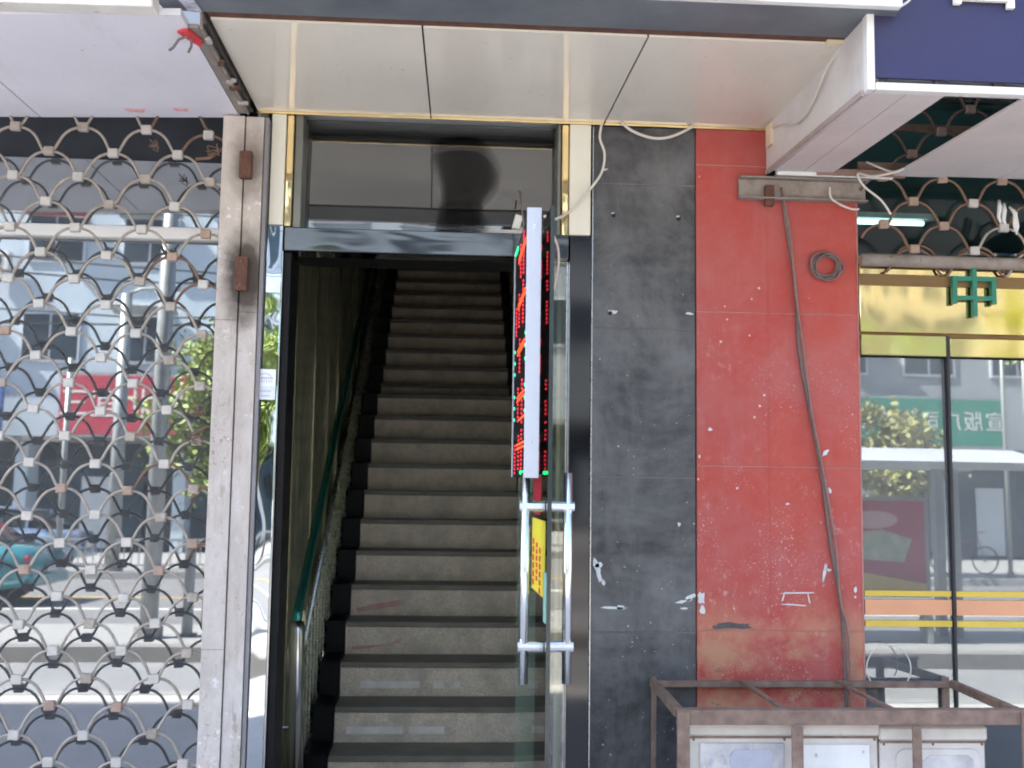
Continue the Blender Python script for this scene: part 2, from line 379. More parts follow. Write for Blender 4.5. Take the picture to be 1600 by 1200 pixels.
# =================================================================== GROUND
ROAD = -.15
tag(box('near_pavement', -40, 40, -3.88, -.06, -.5, 0, paving), kind='structure')
tag(box('near_kerb', -40, 40, -4.05, -3.883, -.5, .003, kerb_light), kind='structure')
tag(box('near_lane', -60, 60, -6.5, -4.053, -.6, ROAD, asphalt_lane), kind='structure')
tag(box('island_kerb', -60, 60, -6.72, -6.503, -.5, 0, kerb_st), kind='structure')
tag(box('traffic_island', -60, 60, -8.5, -6.723, -.6, .002, kerb_light), kind='structure')
tag(box('main_road', -60, 60, -18.2, -8.503, -.6, ROAD, asphalt), kind='structure')
tag(box('far_kerb', -60, 60, -18.4, -18.203, -.5, 0, kerb_light), kind='structure')
tag(box('far_pavement', -60, 60, -60, -18.403, -.6, -.01, kerb_light), kind='structure')
tag(box('ground', -300, 300, -300, 300, -1.2, -.65, paving), kind='structure')
tag(box('white_lane_line', -60, 60, -11.9, -11.72, ROAD-.01, ROAD+.005, line_white), kind='structure')
tag(box('yellow_centre_line', -60, 60, -13.85, -13.7, ROAD-.01, ROAD+.005, line_yellow), kind='structure')

# =================================================================== OUR BUILDING (upper mass above the canopies)
bld = thing('shop_building', 'rendered wall of the shop building rising behind and above the entrance canopy', 'building', (0, .3, 0))
box('upper_wall', -28, -.86, .30, 8.8, 3.05, 18, render_wall, bld)
box('upper_wall', .63, 18, .30, 8.8, 3.05, 18, render_wall, bld)
box('upper_wall', -.858, .628, .30, 8.8, 6.2, 18, render_wall, bld)
box('upper_wall', -.858, .628, .305, .34, 3.05, 6.198, render_wall, bld)
box('rear_wall', -28, 18, 8.81, 8.9, 0, 18, render_wall, bld)
box('ground_floor_wall', -28, -1.75, .45, 8.8, 0, 3.047, render_wall, bld)
box('ground_floor_wall', 3.6, 18, .45, 8.8, 0, 3.047, render_wall, bld)
box('front_slab', -28, 18, -.02, .297, 3.06, 3.4, render_wall, bld)
for i in range(6):
    w = box('window', -20+i*5.6, -18+i*5.6, .24, .297, 4.4, 6.0, win_frame, bld)
    box('pane', -19.9+i*5.6, -18.1+i*5.6, .225, .237, 4.5, 5.9, win_dark, w)

# ------------------------------------------------------------------ stone pillar between gate and entrance
PX0, PXM, PX1, PF = -.850, -.770, -.704, -.06
pl = thing('stone_pillar', 'weathered grey pink stone pillar with a vertical groove between the gate and the stairway', 'pillar', (-.78, 0, 0))
zs = [0, .9, 2.06, 2.815]
for a, b in zip(zs[:-1], zs[1:]):
    box('stone_panel', PX0, PXM-.003, PF, .30, a+.0004, b-.0004, pillar, pl, .0012)
zs = [0, 2.09, 2.815]
for a, b in zip(zs[:-1], zs[1:]):
    box('stone_panel', PXM+.001, PX1, PF+.006, .30, a+.0004, b-.0004, pillar, pl, .0012)
box('groove_backing', PX0+.01, PX1-.01, PF+.02, .29, 0, 2.81, dark_rubber, pl)
box('metal_edge', PX1+.003, PX1+.016, PF+.012, .2, 0, 2.815, M('dull_edge', (.25, .235, .24), .6, .3, .2, 9, 0), pl)
for k, (z0, z1) in enumerate(((2.575, 2.675), (2.163, 2.287))):
    hg = thing('gate_hinge', ['small rusty hinge plate welded high on the stone pillar', 'larger rusty hinge plate on soot blackened patch of pillar'][k], 'hinge', (-.758, PF-.02, z0), 'rusty plates on the pillar')
    box('plate', -.781, -.737, PF-.030, PF-.003, z0, z1, rust, hg, .003)
    for zz in (z0+.02, z1-.02):
        MB().tube([(-.760, PF-.036, zz), (-.760, PF-.029, zz)], .004, 8).build('rivet', gate_rust, hg)

# ------------------------------------------------------------------ folding gates
ROW = .0935; COL = .232
prof = [(0, 0), (.012, -.0005), (.030, -.004), (.048, -.012), (.063, -.024), (.075, -.039), (.084, -.056), (.092, -.072), (.098, -.0835), (.106, -.0915), (.116, -.0935)]
def arc_pts(mx=1.0):
    L = [(-x*mx, z) for x, z in prof[::-1]] + [(x*mx, z) for x, z in prof[1:]]
    return [(x, 0, z) for x, z in L]
def arc_mesh(mx=1.0, half=0):
    p = arc_pts(mx)
    if half < 0: p = [q for q in p if q[0] <= .02]
    if half > 0: p = [q for q in p if q[0] >= -.02]
    a = MB().tube(p, .0053, 6)
    bmesh.ops.recalc_face_normals(a.bm, faces=a.bm.faces[:])
    me = bpy.data.meshes.new('lattice_arc'); a.bm.to_mesh(me); a.bm.free(); me.materials.append(gate_mat)
    for q in me.polygons: q.use_smooth = True
    return me
arc_me = arc_mesh(); arc_left = arc_mesh(half=-1)
def cut_mesh():
    a = MB().tube([q for q in arc_pts() if q[0] >= -.088], .0053, 6); bmesh.ops.recalc_face_normals(a.bm, faces=a.bm.faces[:])
    me = bpy.data.meshes.new('lattice_arc'); a.bm.to_mesh(me); a.bm.free(); me.materials.append(gate_rust)
    return me
arc_cut = cut_mesh()
arc_me_r = arc_me.copy(); arc_me_r.materials[0] = gate_rust
arc_left_r = arc_left.copy(); arc_left_r.materials[0] = gate_rust
def clip_mesh(mat):
    a = MB().box(-.018, .018, -.011, .009, -.0165, .0165)
    bmesh.ops.bevel(a.bm, geom=a.bm.edges[:], offset=.003, segments=1, affect='EDGES'); bmesh.ops.recalc_face_normals(a.bm, faces=a.bm.faces[:])
    me = bpy.data.meshes.new('lattice_clip'); a.bm.to_mesh(me); a.bm.free(); me.materials.append(mat); return me
clips = [clip_mesh(gate_clip_light), clip_mesh(gate_clip_rust), clip_mesh(gate_mat)]
def put(me, name, parent, loc, rot=(0, 0, 0), sc=(1, 1, 1)):
    o = bpy.data.objects.new(name, me); C.objects.link(o); o.parent = parent
    o.location = Vector(loc) - wloc(parent); o.rotation_euler = rot; o.scale = sc; return o
gate = thing('folding_gate', 'bronze fish-scale lattice security gate with pale clips across the left shop window', 'gate', (-1.3, -.03, 0))
for k in range(-3, 30):
    z = 2.666 - ROW*k; off = 0 if k % 2 == 0 else COL/2
    if z < .02: continue
    for n in range(-3, 5):
        x = -1.478 + COL*n + off
        if x > -.84 or x < -2.2: continue
        jx, jz = random.uniform(-.0055, .0055), random.uniform(-.004, .004)
        if x > -.95:
            jx += random.uniform(-.006, .004); jz += random.uniform(-.012, .006)
        last = x > -.87
        rusty = x > -1.1 and random.random() < .35
        put((arc_left_r if rusty else arc_left) if last else (arc_me_r if rusty and random.random() < .4 else arc_me), 'lattice_arc', gate, (x+jx, -.03+random.uniform(-.002, .002), z+jz),
            (random.uniform(-.03, .03), random.uniform(-.02, .02)*(3 if x > -1.0 else 1), 0))
        cm = clips[0] if random.random() < .55 and x < -1.0 else random.choice(clips)
        put(cm, 'lattice_clip', gate, (x+jx, -.034, z+jz-.001), (0, random.uniform(-.05, .05), 0))
# loose wire twists at the right end of the gate
for n, (x, z) in enumerate(((-1.10, 2.70), (-.885, 2.69), (-.905, 1.74), (-.90, 1.64))):
    b = MB(); rn = random.Random(n)
    for j in range(3):
        p0 = Vector((x, -.05, z)); pts = [p0 + Vector((rn.uniform(-.03, .03), rn.uniform(-.01, .005), rn.uniform(-.03, .02))) for _ in range(5)]
        b.tube(pts, .0022, 5)
    w_ = b.build('wire_tie', gate_rust, gate)
MB().tube([(-.845, -.035, 2.70), (-.865, -.035, 2.688), (-.90, -.035, 2.66), (-.95, -.035, 2.655)], .006, 6).build('end_rod', gate_rust, gate)
for z in (1.665, 1.45, 1.25):
    MB().tube([(-.845, -.033, z+.01), (-.87, -.033, z+.012), (-.898, -.033, z-.006), (-.915, -.033, z-.03)], .006, 6).build('end_rod', gate_rust, gate)

# ------------------------------------------------------------------ left shop window behind the gate
lw = thing('left_shop_window', 'large dark shop window behind the lattice gate, reflecting street and red banner', 'window', (-1.3, .14, 0))
tilt_glass('pane', -2.9, -.86, .14, .05, 2.385, glass_left, lw)
tilt_glass('pane', -2.9, -.86, .14, 2.445, 2.70, glass_left, lw)
box('transom_bar', -2.9, -.86, .11, .17, 2.388, 2.435, white_paint, lw, .004)
box('header_box', -2.9, -.852, .20, .29, 2.62, 3.04, black_matt, lw)
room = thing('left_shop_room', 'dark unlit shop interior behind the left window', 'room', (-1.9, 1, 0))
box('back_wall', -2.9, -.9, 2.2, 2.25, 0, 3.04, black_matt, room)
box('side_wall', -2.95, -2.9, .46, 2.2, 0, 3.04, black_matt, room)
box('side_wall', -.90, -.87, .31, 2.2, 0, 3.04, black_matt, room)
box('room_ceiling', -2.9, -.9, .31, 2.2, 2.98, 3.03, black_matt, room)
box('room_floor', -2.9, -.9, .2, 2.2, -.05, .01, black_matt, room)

# ------------------------------------------------------------------ left canopy
lc = thing('left_canopy', 'pale lilac canopy soffit over the lattice gate with red sticker scraps', 'canopy', (-1.5, -.4, 2.83))
def quad_slab(name, pts, z, th, mat, parent):
    # pts: (x, y, dz) corners
    b = MB(); lo = [b.bm.verts.new((x, y, z+dz)) for x, y, dz in pts]; hi = [b.bm.verts.new((x, y, z+dz+th)) for x, y, dz in pts]
    b.bm.faces.new(lo); b.bm.faces.new(hi[::-1])
    n = len(pts)
    for i in range(n): b.bm.faces.new((lo[i], hi[i], hi[(i+1) % n], lo[(i+1) % n]))
    return b.build(name, mat, parent)
quad_slab('soffit_panel', [(-1.515, -.02, -.025), (-.80, -.02, 0), (-.80, -.86, 0), (-1.515, -.86, -.025)], 2.822, .02, soffit_pale, lc)
quad_slab('soffit_panel', [(-2.9, -.02, -.06), (-1.521, -.02, -.025), (-1.521, -.86, -.025), (-2.9, -.86, -.06)], 2.822, .02, soffit_pale, lc)
box('seam_backing', -1.53, -1.50, -.86, -.02, 2.826, 2.83, dark_rubber, lc)
MB().box(-2.9, -.86, -.93, -.865, 2.80, 2.86, rot=(0, -.012, 0)).build('front_trim', mk_cloudy('dirty_white_trim', (.70, .67, .62), (.6, .55, .5), (.30, .24, .18), .5, 0, 9, .1), lc, .003)
box('fascia', -2.9, -.875, -.965, -.935, 2.87, 3.3, M('plum_fascia', (.10, .05, .07), .5, 0, .2, 4, .05), lc)
faded_red = M('faded_red_print', (.62, .16, .16), .6, 0, .4, 60, 0, col2=(.66, .5, .5))
for i, (x, y, w_) in enumerate(((-1.19, -.10, .075), (-1.02, -.11, .06))):
    zz = 2.8215 + (x+.80)*.035 + .0005
    MB().prism([(x, y-.012), (x+w_*.2, y+.014), (x+w_*.5, y+.010), (x+w_*.8, y+.015), (x+w_, y-.010), (x+w_*.6, y-.004)], 'z', zz-.004, zz-.001).build('sticker_scrap', faded_red, lc)
br = thing('canopy_bracket', 'rusty grey steel bracket running out between the two canopies', 'bracket', (-.79, -.4, 2.83))
box('angle', -.798, -.768, -.78, -.062, 2.822, 2.834, M('bracket_steel', (.30, .26, .23), .6, .2, .3, 12, .2), br, .002)
box('web', -.765, -.757, -.78, -.062, 2.818, 2.90, rust_grey, br)
box('flange', -.754, -.744, -.78, -.062, 2.828, 2.836, dark_rubber, br)
for i, y in enumerate((-.72, -.55, -.40, -.34, -.2)):
    box('debris', -.764, -.748, y, y+.035, 2.812, 2.822, rust if i % 2 else gate_clip_light, br, rot=(0, 0, .4*i))
rb = thing('red_rag', 'scrap of red cloth tied with wire under the grey canopy beam', 'rag', (-.80, -.72, 2.82))
MB().prism([(-.835, -.76), (-.80, -.78), (-.775, -.70), (-.79, -.66), (-.81, -.70)], 'z', 2.812, 2.819).build('cloth', red_print, rb)
MB().tube([(-.81, -.74, 2.812), (-.835, -.74, 2.80), (-.85, -.74, 2.775), (-.862, -.74, 2.765)], .004, 6).build('wire', cable_grey, rb)
MB().tube([(-.80, -.73, 2.812), (-.80, -.73, 2.785), (-.808, -.73, 2.765)], .004, 6).build('wire', cable_grey, rb)

# ------------------------------------------------------------------ entrance canopy
ec = thing('entrance_canopy', 'glossy cream panelled canopy soffit with gold trim above the stairway door', 'canopy', (.2, -.4, 2.85))
ZC = 2.856
for a0, a1, b0, b1 in ((-.738, -.100, -.738, -.112), (-.094, .556, -.106, .576), (.562, 1.186, .582, 1.250)):
    quad_slab('soffit_panel', [(a0, -.004, 0), (a1, -.004, 0), (b1, -.765, 0), (b0, -.765, 0)], ZC, .012, soffit_cream, ec)
quad_slab('panel_backing', [(-.742, 0, 0), (1.19, 0, 0), (1.25, -.77, 0), (-.742, -.77, 0)], ZC+.015, .03, dark_rubber, ec)
box('gold_trim', -.742, 1.186, -.010, .0, ZC-.010, ZC-.001, goldm, ec, .001)
box('joint_cover', 1.13, 1.245, -.785, -.77, ZC-.005, ZC+.02, M('ivory_scrap', (.75, .65, .45), .5, 0, .1, 9, 0), ec)
box('shadow_gap', -.742, 1.25, -.80, -.768, ZC+.006, ZC+.05, rust, ec)
quad_slab('grey_beam', [(-.862, -.805, 0), (1.297, -.805, 0), (1.262, -.99, 0), (-.88, -.99, 0)], ZC+.004, .22, beam_grey, ec)
box('front_strip', -.89, 1.262, -1.02, -.993, ZC+.004, ZC+.20, white_paint, ec, .003)
MB().prism([(-.815, -.985), (-.765, -.985), (-.752, -.81), (-.79, -.81)], 'z', ZC-.001, ZC+.002).build('paper_label', M('label_paper', (.62, .62, .66), .6, 0, .3, 60, 0, col2=(.25, .24, .34)), ec)
box('canopy_top', -.88, 1.25, -.99, .29, 3.08, 3.14, roof_grey, ec)

# ------------------------------------------------------------------ door surround
ds = thing('door_surround', 'entrance surround of cream and gold strips with mirror steel pilaster and transom bar', 'door frame', (-.1, 0, 0))
box('cream_strip', -.683, -.631, -.012, .12, 2.425, ZC-.012, cream, ds, .002)
box('cream_strip', .428, .508, -.012, .12, 2.418, ZC-.012, cream, ds, .002)
box('gold_strip', -.628, -.603, -.004, .12, 2.421, ZC-.012, goldm, ds, .003)
box('gold_strip', .400, .425, -.004, .12, 2.416, ZC-.012, goldm, ds, .003)
box('grey_strip', -.600, -.570, .01, .17, 2.421, ZC-.002, M('grey_alu', (.20, .20, .18), .35, .6, .2, 9, 0), ds, .003)
box('grey_strip', .384, .398, .01, .17, 2.416, ZC-.002, MATS['grey_alu'], ds, .003)
MB().box(-.686, -.628, -.018, .10, 0, 2.422, rot=(R(-.6), 0, 0), piv=(0, -.018, 2.2)).build('mirror_pilaster', steel_mirror, ds, .002)
box('black_pilaster', .432, .513, -.014, .12, 0, 2.414, black_gloss, ds, .002)
box('pilaster_edge', .514, .5175, -.017, .1, 0, 2.835, inox_b, ds)
box('transom_bar', -.625, .429, -.010, .10, 2.330, 2.418, bar_mirror, ds, .003)
box('inner_jamb', -.625, -.598, .005, .18, 0, 2.327, black_soft, ds, .002)
box('jamb_edge', -.6275, -.6255, -.015, .0, 0, 2.327, inox, ds)
box('inner_lintel', -.60, .50, .12, .30, 2.336, 2.40, black_soft, ds)
box('lintel_drop', -.74, .50, .31, .34, 2.352, 2.45, black_gloss, ds)
box('recess_ceiling', -.60, .40, .005, .25, ZC+.022, ZC+.04, M('recess_grey', (.22, .23, .23), .35, 0, .1, 3, .02), ds)
tg = thing('transom_window', 'fixed dark glass pane above the stairway door reflecting the canopy soffit', 'window', (-.1, .17, 2.42))
tilt_glass('pane', -.60, .40, .075, 2.42, ZC+.02, glass_trans, tg, tilt=R(-2.3))
box('back_board', -.60, .40, .30, .302, 2.41, ZC+.02, black_matt, tg)
def blob(pts, y0, y1, name, mat, parent):
    n = len(pts); out = []
    for i in range(n):       # Catmull-Rom smoothing
        p0, p1, p2, p3 = pts[i-1], pts[i], pts[(i+1) % n], pts[(i+2) % n]
        for t in (0, .25, .5, .75):
            out.append(tuple(.5*((2*p1[j]) + (-p0[j]+p2[j])*t + (2*p0[j]-5*p1[j]+4*p2[j]-p3[j])*t*t + (-p0[j]+3*p1[j]-3*p2[j]+p3[j])*t**3) for j in (0, 1)))
    return MB().prism(out, 'y', y0, y1).build(name, mat, parent)
veil = NT('silhouette_tint'); veil.n.remove(veil.b); vt = veil.n.new('ShaderNodeBsdfTransparent'); vt.inputs[0].default_value = (.925, .925, .925, 1); veil.l.new(vt.outputs[0], veil.out.inputs[0])
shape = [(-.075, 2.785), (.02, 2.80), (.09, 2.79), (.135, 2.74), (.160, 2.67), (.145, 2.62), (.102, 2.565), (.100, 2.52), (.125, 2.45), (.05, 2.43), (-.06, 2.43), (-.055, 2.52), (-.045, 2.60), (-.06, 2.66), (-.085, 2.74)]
for q in range(6):      # added dark layers standing in for a mirrored silhouette, fading at the edge
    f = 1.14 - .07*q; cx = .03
    blob([(cx+(x-cx)*f, 2.60+(z-2.60)*min(1.02, .80+.25*f)) for x, z in shape], .052+q*.0015, .0525+q*.0015, 'dark_silhouette', veil.m, tg)
wb = thing('white_cable_duct', 'short white plastic duct lying on the transom bar beside the LED sign', 'cable duct', (.17, .1, 2.43))
box('duct', .085, .262, .09, .115, 2.440, 2.457, white_paint, wb, .003)
box('bracket', .225, .255, .085, .12, 2.458, 2.515, white_paint, wb, .003, rot=(0, .25, 0))
sk = thing('white_card', 'white payment card sticker on the mirror pilaster left of the stairway', 'sticker', (-.666, -.02, 1.77))
MB().box(-.702, -.632, -.0215, -.0185, 1.778, 1.888).build('card', M('card_white', (.82, .82, .86), .5, 0, .04, 9, 0), sk, .0008)
box('card_band', -.698, -.636, -.0232, -.0220, 1.784, 1.826, M('card_band_mat', (.66, .70, .76), .5, 0, .05, 9, 0), sk)
MB().tube([(-.688, -.0225, 1.868), (-.668, -.0225, 1.873), (-.652, -.0225, 1.866), (-.648, -.0225, 1.860)], .0012, 4).build('swoosh', M('card_grey', (.42, .40, .42), .5, 0, .1, 9, 0), sk)
b = MB()
for i in range(7): b.box(-.686+i*.0065, -.682+i*.0065, -.0225, -.0217, 1.852, 1.859)
for i in range(5): b.box(-.684+i*.009, -.681+i*.009, -.0225, -.0217, 1.840, 1.848)
for i in range(4): b.box(-.685+i*.010, -.678+i*.010, -.0242, -.0236, 1.806, 1.811)
b.box(-.682, -.652, -.0242, -.0236, 1.790, 1.793); b.build('print', MATS['card_grey'], sk)
# cable running down past the cream strip
def cable(name, label, pts, r, mat, grp='loose cables on the shop front'):
    pts = [Vector(p) for p in pts]; out = []
    for i in range(len(pts)-1):
        p0 = pts[max(i-1, 0)]; p1 = pts[i]; p2 = pts[i+1]; p3 = pts[min(i+2, len(pts)-1)]
        for t in (0, .2, .4, .6, .8):
            out.append(.5*((2*p1)+(-p0+p2)*t+(2*p0-5*p1+4*p2-p3)*t*t+(-p0+3*p1-3*p2+p3)*t**3))
    out.append(pts[-1])
    o = MB().tube(out, r, 6).build(name, mat, None, smooth=True, origin=tuple(pts[0]))
    return tag(o, label, 'cable', grp)
cable('cable', 'white cable hanging from the soffit seam down towards the LED sign', [(.546, -.02, 2.843), (.540, -.02, 2.79), (.558, -.022, 2.73), (.548, -.022, 2.66), (.511, -.03, 2.60), (.455, -.03, 2.53), (.415, -.05, 2.49), (.36, -.15, 2.44), (.31, -.30, 2.41)], .0052, cable_white)
cable('cable', 'white cable looping below the soffit above black and red tiles', [(.62, -.03, 2.852), (.66, -.03, 2.82), (.73, -.03, 2.796), (.79, -.03, 2.797), (.85, -.03, 2.82), (.90, -.03, 2.85)], .0055, cable_white)
cable('cable', 'thin pinkish cable curving beside the LED sign on the doorway', [(.358, -.12, 2.39), (.376, -.12, 2.34), (.378, -.12, 2.28), (.368, -.12, 2.22), (.360, -.12, 2.19)], .0045, M('cable_pink', (.55, .40, .36), .5, 0, .1, 9, 0))

# ------------------------------------------------------------------ stairs
st = thing('staircase', 'steep granite staircase with black edges climbing into the dark stairwell', 'staircase', (-.1, 1, 0))
RZ, GO, Y0, Z0 = .17, .23, 1.1, .24
tread_m = M('worn_shaded_tread', (.13, .12, .095), .5, 0, .35, 7, .1, 120, col2=(.20, .185, .155))  # worn stone, darkened further to paint in the shade on the treads
steps = []
for i in range(-1, 12): steps.append((Y0+i*GO, Z0+i*RZ))
for i in range(12, 26): steps.append((3.98+(i-12)*.23, 2.22+(i-12)*.159))
XL, XR = -.635, .50
patch = M('faded_paper_remnant', (.82, .78, .74), .7, 0, .2, 14, .1, col2=(.62, .58, .52))
redm = M('faded_red_mark', (.56, .24, .23), .7, 0, .4, 22, .1, col2=(.52, .40, .35))
for i, (y, z) in enumerate(steps):
    yn = steps[i+1][0] if i+1 < len(steps) else y+.24
    zb = steps[i-1][1] if i else z-RZ
    rs = box('riser', -.527, .437, y+.008, y+.03, zb-.014, z-.030, granite, st)
    box('tread', -.527, .437, y-.004, yn+.012, z-.028, z, tread_m, st, .003)
    box('black_edge', XL, -.530, y-.001, yn+.013, zb+.002, z+.004, black_soft, st, .004)
    box('black_edge', .440, XR, y-.001, yn+.013, zb+.002, z+.004, black_soft, st, .004)
    zc = zb+.06
    marks = {3: [(-.43, -.13, patch), (-.06, -.01, patch), (.04, .075, patch)], 2: [(-.47, -.20, patch), (-.17, .0, patch)], 13: [(-.42, -.22, patch), (-.21, -.02, patch)]}
    for a, b_, mm in marks.get(i, []): box('paper_remnant', a, b_, y+.0045, y+.0075, zc-.02, zc+.015, mm, rs)
    if i in (4, 5):
        MB().prism([(-.50, zc-.02), (-.30, zc+.02 if i == 5 else zc-.01), (-.23, zc+.03), (-.24, zc), (-.40, zc-.03), (-.49, zc-.04)], 'y', y+.0045, y+.0075).build('red_scrawl', redm, rs)
box('stair_foot', XL, XR, .34, Y0-GO, 0, Z0-2*RZ+.0 if Z0-2*RZ > 0 else .004, granite, st)
# stairwell shell
sw = thing('stairwell', 'dark stairwell lined with olive mirror sheets around the granite stairs', 'stairwell', (-.1, 2, 0))
WX = -.745
y = .19; rn = random.Random(3); k = 0
while y < 7.5:
    w_ = rn.choice((.12, .2, .3, .34)) ; w_ = min(w_, .3) if y < .6 else w_*1.3
    d0, d1 = rn.uniform(-.012, .010), rn.uniform(-.012, .010)
    b = MB(); b.prism([(WX+d0, y+.004), (WX+d1, y+w_-.004), (WX-.03, y+w_-.004), (WX-.03, y+.004)], 'z', 0, 5.2)
    b.build('mirror_panel', wall_mirror, sw)
    if k % 2 == 0: box('panel_bead', WX-.02, WX+.014, y-.004, y+.004, 0, 5.2, M('dull_gold_bead', (.40, .37, .26), .25, .9, .3, 9, 0), sw, .002)
    y += w_; k += 1
y = .11; k = 0
while y < 7.5:
    w_ = rn.choice((.15, .28, .36))
    d0, d1 = rn.uniform(-.008, .008), rn.uniform(-.008, .008)
    b = MB(); b.prism([(XR+.01+d0, y+.004), (XR+.01+d1, y+w_-.004), (XR+.05, y+w_-.004), (XR+.05, y+.004)], 'z', 0, 5.2)
    b.build('mirror_panel', wall_mirror, sw); y += w_
box('outer_wall', -.83, -.78, .31, 7.8, 0, 5.3, black_matt, sw)
box('outer_wall', .56, .60, .13, 7.8, 0, 5.3, black_matt, sw)
box('end_wall', -.83, .60, 7.8, 7.85, 0, 5.3, black_matt, sw)
MB().prism([(.345, 2.46), (7.8, 5.9), (7.8, 6.0), (.345, 2.56)], 'x', -.83, .60).build('sloped_ceiling', black_matt, sw)
box('floor', -.76, .56, -.04, 1.1, -.05, .002, black_soft, sw)
box('side_plinth', WX-.03, XL-.002, .85, 7.5, 0, .05, black_soft, sw)
# handrail
hr = thing('handrail', 'teal tube handrail on steel balusters climbing the left side of the stairs', 'handrail', (-.66, 1, 0))
XH = -.665
def rz(y): return .90 + (y-.95)*.655
MB().tube([(XH, .93, .84), (XH, .955, .90), (XH, 1.05, .965), (XH, 4.3, rz(4.3)+.03), (XH, 7.0, rz(7.0)+.03)], .022, 14).build('rail', teal_tube, hr, smooth=True)
MB().tube([(XH+.02, .93, -.0), (XH+.005, .93, .82), (XH, .94, .86)], .034, 16).build('newel_post', inox, hr, smooth=True)
y = 1.22
while y < 6.2:
    step_z = max([z for yy, z in steps if yy <= y+.01] + [.07])
    MB().tube([(XH+.012, y, .0), (XH+.012, y, step_z+.02)], .008, 6).build('baluster_foot', inox_b, hr)
    MB().tube([(XH+.012, y, step_z+.02), (XH+.012, y, rz(y)-.26)], .008, 6).build('baluster', inox_b, hr)
    y += .115
MB().tube([(XH+.012, 1.1, rz(1.1)-.27), (XH+.012, 6.4, rz(6.4)-.27)], .013, 8).build('lower_rail', inox_b, hr, smooth=True)
MB().tube([(XH+.005, .95, .40), (XH-.05, .95, .40)], .006, 6).build('wall_tie', inox, hr)

# ------------------------------------------------------------------ glass door leaf, side light
LA = math.atan2(.284-.258, .83)       # leaf opened a little short of square
def leafpt(u, off=0):       # u metres from the pivot towards the street
    return (.258 + u*math.sin(LA) + off*math.cos(LA), .03 - u*math.cos(LA) + off*math.sin(LA))
def leafbox(name, u0, u1, o0, o1, z0, z1, mat, parent, bevel=0):
    pts = [leafpt(u0, o0), leafpt(u0, o1), leafpt(u1, o1), leafpt(u1, o0)]
    return MB().prism(pts, 'z', z0, z1).build(name, mat, parent, bevel)
gd = thing('glass_door', 'frameless glass door leaf standing open beside the stairway with steel pull handles', 'door', (.258, .03, 0))
leafbox('leaf', 0, .862, -.005, .005, .02, 2.30, glass_door, gd)
leafbox('leaf_edge', .8625, .866, -.006, .006, .02, 2.30, glass_edge, gd)
leafbox('hinge_edge', -.003, -.0005, -.005, .005, .02, 2.30, M('pale_glass_edge', (.35, .42, .38), .2, 0, .1, 9, 0), gd)
for sgn in (-1, 1):
    p = leafpt(.80, sgn*.062)
    h = MB().tube([(p[0], p[1], .925), (p[0], p[1], 1.525)], .0135, 14).build('handle', inox, gd, smooth=True)
    for z in (1.028, 1.428):
        a = leafpt(.80, sgn*.007); c = leafpt(.80, sgn*.080)
        MB().tube([(a[0], a[1], z), (c[0], c[1], z)], .0155, 12).build('standoff', inox, h, smooth=False)
for z0, z1, u in ((0.0, .06, .2),): leafbox('patch_fitting', 0, .12, -.012, .012, .01, .08, inox, gd, .002)
# notices on the leaf (flat stickers)
nt = leafbox('notice', .50, .80, -.0075, -.0055, 1.165, 1.385, yellow, gd)
for i, (u, zz, hh) in enumerate(((.53, 1.18, .15), (.62, 1.20, .12), (.70, 1.17, .14))):
    for j in range(6):
        leafbox('print', u, u+.035, -.0095, -.0080, zz+j*hh/6, zz+(j+.7)*hh/6, red_print, nt)
n2 = leafbox('notice', .52, .70, -.0075, -.0055, 1.40, 1.52, ad_red, gd)
n3 = leafbox('notice', .56, .80, .0055, .0075, 1.16, 1.38, M('notice_back_orange', (.70, .42, .05), .5, 0, .1, 9, 0), gd)
n4 = leafbox('notice', .80, .858, -.0075, -.0055, 1.10, 1.24, M('notice_green', (.25, .45, .38), .5, 0, .1, 9, 0), gd)
sg = thing('side_light', 'narrow fixed glass panel between the open door leaf and black pilaster', 'window', (.35, .05, 0))
box('pane', .266, .426, .05, .058, .02, 2.328, glass('side_glass', .06, (.85, .88, .84)), sg)
box('edge_strip', .4268, .4305, .045, .062, .02, 2.328, inox, sg)

# ------------------------------------------------------------------ LED sign
led = thing('led_sign', 'tall LED sign box with glowing red and green characters fixed to the glass door', 'LED sign', (.24, -.8, 1.5))
LX0, LX1, LY0, LY1, LZ0, LZ1 = .214, .256, -.80, -.19, 1.513, 2.300
box('housing', LX0+.004, LX1-.002, LY0+.012, LY1, LZ0, LZ1, M('led_black', (.012, .012, .014), .35, 0, .2, 9, 0), led)
ec_ = box('end_cap', LX0-.001, LX1, LY0, LY0+.010, LZ0-.004, LZ1+.004, led_white, led, .0015)
box('end_cap', LX0, LX1, LY1+.001, LY1+.010, LZ0, LZ1, led_white, led, .0015)
for z in (LZ0+.10, LZ1-.06, LZ1-.05): MB().tube([((LX0+LX1)/2, LY0-.0015, z), ((LX0+LX1)/2, LY0+.002, z)], .003, 6).build('screw', MATS['brushed_steel'], ec_)
grid = {}
NR, NCc = 60, 44
rn = random.Random(11)
def vline(c, r0, r1, col):
    for r in range(r0, r1+1): grid[(r, c)] = col
def hline(r, c0, c1, col):
    for c in range(c0, c1+1): grid[(r, c)] = col
for ch in range(5):               # five characters stacked, strokes like a box-and-bars glyph
    t0 = 1 + ch*12
    col = 'r'
    if ch != 2: vline(12, t0, t0+10, col)
    vline(26 if ch % 2 else 22, t0+1, t0+9, col)
    if ch in (1, 4): vline(36, t0+3, t0+10, col)
    hline(t0+3, 6, 30, 'o'); hline(t0+4, 6, 30, 'o')
    if ch == 3: hline(t0+9, 4, 22, 'o')
    if ch in (2, 3):
        vline(40, t0, t0+9, 'g'); vline(2, t0, t0+10, 'g')
hline(59, 4, 14, 'g'); hline(0, 34, 42, 'g')
